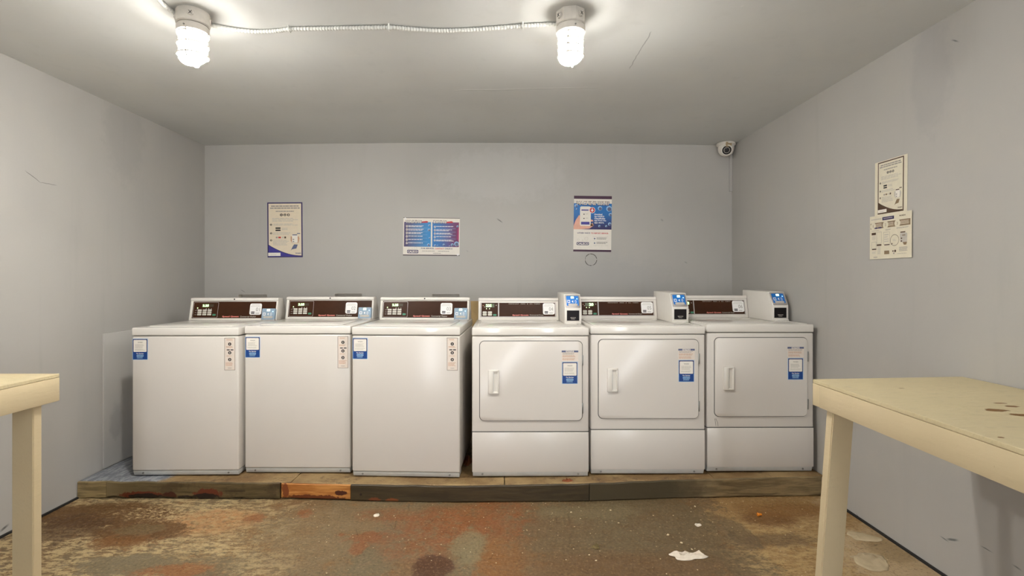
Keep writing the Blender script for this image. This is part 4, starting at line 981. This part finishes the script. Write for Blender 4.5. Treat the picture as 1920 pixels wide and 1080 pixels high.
p.lines(.06, .46, .16, .56, 5, 'lightgrey', 1); p.lines(.2, .72, .29, .9, 8, 'lightgrey', 1); p.lines(.37, .45, .48, .65, 4, 'lightgrey', 1); p.lines(.06, .82, .17, .88, 3, 'lightgrey', 1); p.rect(.1, .95, .2, .965, 'grey', 1)
p.ring(.615, .60, .027, .002, 'brownprint', 1); p.lines(.57, .575, .65, .63, 3, 'lightgrey', 1); p.poly([(.55, .66), (.53, .70), (.58, .67)], 'brownprint', 1)
p.rr(.74, .46, .90, .66, .006, 'lightgrey', 1); p.rect(.75, .43, .86, .455, 'brownprint', 2); p.rect(.76, .56, .79, .59, 'brownprint', 2); p.rect(.76, .62, .79, .65, 'brownprint', 2); p.rect(.79, .50, .86, .52, 'midbrown', 2); p.poly([(.80, .66), (.9, .66), (.88, .72), (.83, .72)], 'midbrown', 2)
p.lines(.72, .76, .92, .86, 5, 'grey', 1); p.circ(.58, .84, .004, 'brownprint', 1); p.circ(.63, .84, .006, 'brownprint', 1); p.circ(.6, .89, .004, 'grey', 1); p.lines(.68, .9, .95, .915, 1, 'grey', 1)
tag(p.build('instruction_notice'), 'lower cream instruction sheet with brown band overlapping the notice above', 'notice')

# ------------------------------------------------------------------ litter
def crumple(name, px, py, w_, d_, hgt, mat, label, cat, seed, outline=None, z=0, rz=0):
    x, y = fl(px, py) if z == 0 else (px, py); n = 12; vs = []; fs = []
    for j in range(n+1):
        for i in range(n+1):
            u = i/n*2-1; v = j/n*2-1
            e = 1+.35*mnoise.noise((u*1.5+seed, v*1.5, 3)); 
            X = u*w_/2*e*(1-.35*abs(v)**1.5); Y = v*d_/2*(1-.5*max(0, u)**2)*e
            Z = abs(mnoise.noise((u*2.3+seed*3, v*2.3, 7)))*hgt*2.0*(1-max(abs(u), abs(v))**3)+.001
            vs.append((X, Y, Z))
    for j in range(n):
        for i in range(n): a = j*(n+1)+i; fs.append((a, a+1, a+n+2, a+n+1))
    m = MB(); m.flat = 1; m.add(vs, fs, M[mat]); o = m.build(name); o.location = (x, y, z); o.rotation_euler = (0, 0, rz)
    sm = o.modifiers.new('solid', 'SOLIDIFY'); sm.thickness = .0012; sm.offset = 1
    return tag(o, label, cat)
crumple('tissue', 1292, 1043, .175, .062, .022, 'tissue', 'crumpled off-white tissue lying on the floor, largest scrap of litter', 'tissue', 1.3, rz=-.05)
crumple('paper_scrap', 1309, 985, .032, .028, .008, 'tissue', 'small white paper scrap on the floor before the middle dryer', 'scrap', 4.1)
crumple('paper_scrap', 1634, 1052, .17, .13, .012, 'dirtypaper', 'dirty flattened paper on the floor under the right table', 'scrap', 8.2, rz=.5)
crumple('paper_scrap', 1622, 1008, .15, .09, .008, 'dirtypaper', 'dirty flattened paper by the right wall behind the larger one', 'scrap', 5.6, rz=-.3)
crumple('dry_leaf', 1118, 1026, .036, .034, .012, 'twig', 'dry olive leaf curled on the floor before the first dryer', 'leaf', 2.2, rz=-.8)
crumple('paper_scrap', 706, 967, .032, .03, .006, 'tissue', 'tiny pale scrap on the floor before the third washer', 'scrap', 6.6, rz=.4)
crumple('brown_leaf', (877-HX)*3.15/F, 3.16, .055, .10, .04, 'leaf', 'crumpled brown leaf on the platform between washer 03 and dryer 04', 'leaf', 3.3, z=pz(-.22)+.003)
crumple('brown_leaf', (1064-HX)*2.86/F, 2.855, .06, .03, .010, 'leaf', 'small torn brown leaf on the platform edge before dryer 04', 'leaf', 7.3, z=pz(.36)+.003)
x, y = fl(1420, 968); m = MB(); m.lathe([(0, 0), (.008, 0), (.0095, .004), (.006, .012), (.0055, .022), (0, .022)], M['orange'], 10, Matrix.Translation((0, 0, .008)) @ Matrix.Rotation(PI/2, 4, 'Y'))
o = m.build('ear_plug'); o.location = (x, y, .0015); tag(o, 'small bright orange plastic plug on the floor near dryer 06', 'plug')
# fine crumbs: uncountable
m = MB(); rnd = random.Random(3)
def crumb(x, y, z, s):
    a = rnd.random()*6; c, s_ = math.cos(a), math.sin(a); k = s*rnd.uniform(.5, 1.1)
    vs = [(x+s*c, y+s*s_, z), (x-k*s_, y+k*c, z), (x-s*c, y-s*s_, z), (x+k*s_, y-k*c, z), (x, y, z+s*.5)]
    m.add(vs, [(0, 1, 4), (1, 2, 4), (2, 3, 4), (3, 0, 4)], M['crumb'])
for _ in range(420):
    x, y = rnd.uniform(-1.2, 1.8), 2.82-abs(rnd.gauss(0, .45))
    if y < 1.2: continue
    crumb(x, y, .0008, rnd.choice((.0015, .002, .0025, .004)))
for px, py, s in ((571, 260, 0), (1174, 320, 0), (1030, 366, 9), (1095, 404, 7), (1145, 436, 6), (565, 258, 7), (793, 309, 5), (960, 273, 4), (652, 463, 5), (1160, 230, 8), (685, 490, 6), (610, 288, 4), (755, 248, 6)):
    if s: x, y = fl(850+px*.3906, 860+py*.3906); crumb(x, y, .001, s*.0012)
o = m.build('floor_crumbs', smooth=False); o['kind'] = 'stuff'; tag(o, 'pale crumbs and flakes scattered over the concrete floor', 'crumbs')
m = MB()
for _ in range(260):
    x = rnd.uniform(-1.5, 1.8); yy, zz = pf(x); crumb(x, yy+rnd.uniform(.015, .10), pz(x)+.0035, rnd.choice((.0012, .002, .003)))
for _ in range(60): crumb(rnd.uniform(-.25, -.19), rnd.uniform(2.86, 3.5), pz(-.2)+.003, rnd.choice((.002, .004)))
o = m.build('platform_crumbs', smooth=False); o['kind'] = 'stuff'; tag(o, 'pale crumbs and dust along the front edge of the platform', 'crumbs')
# narrow tan board behind the gap between the washers and the dryers
o = MB().box(-.045, .045, 0, .018, 0, .985, M['duct'], .002).build('tan_board'); o.location = (-.232, YB-.024, pz(-.23)); tag(o, 'narrow tan board standing behind the gap between washer 03 and dryer 04', 'board')
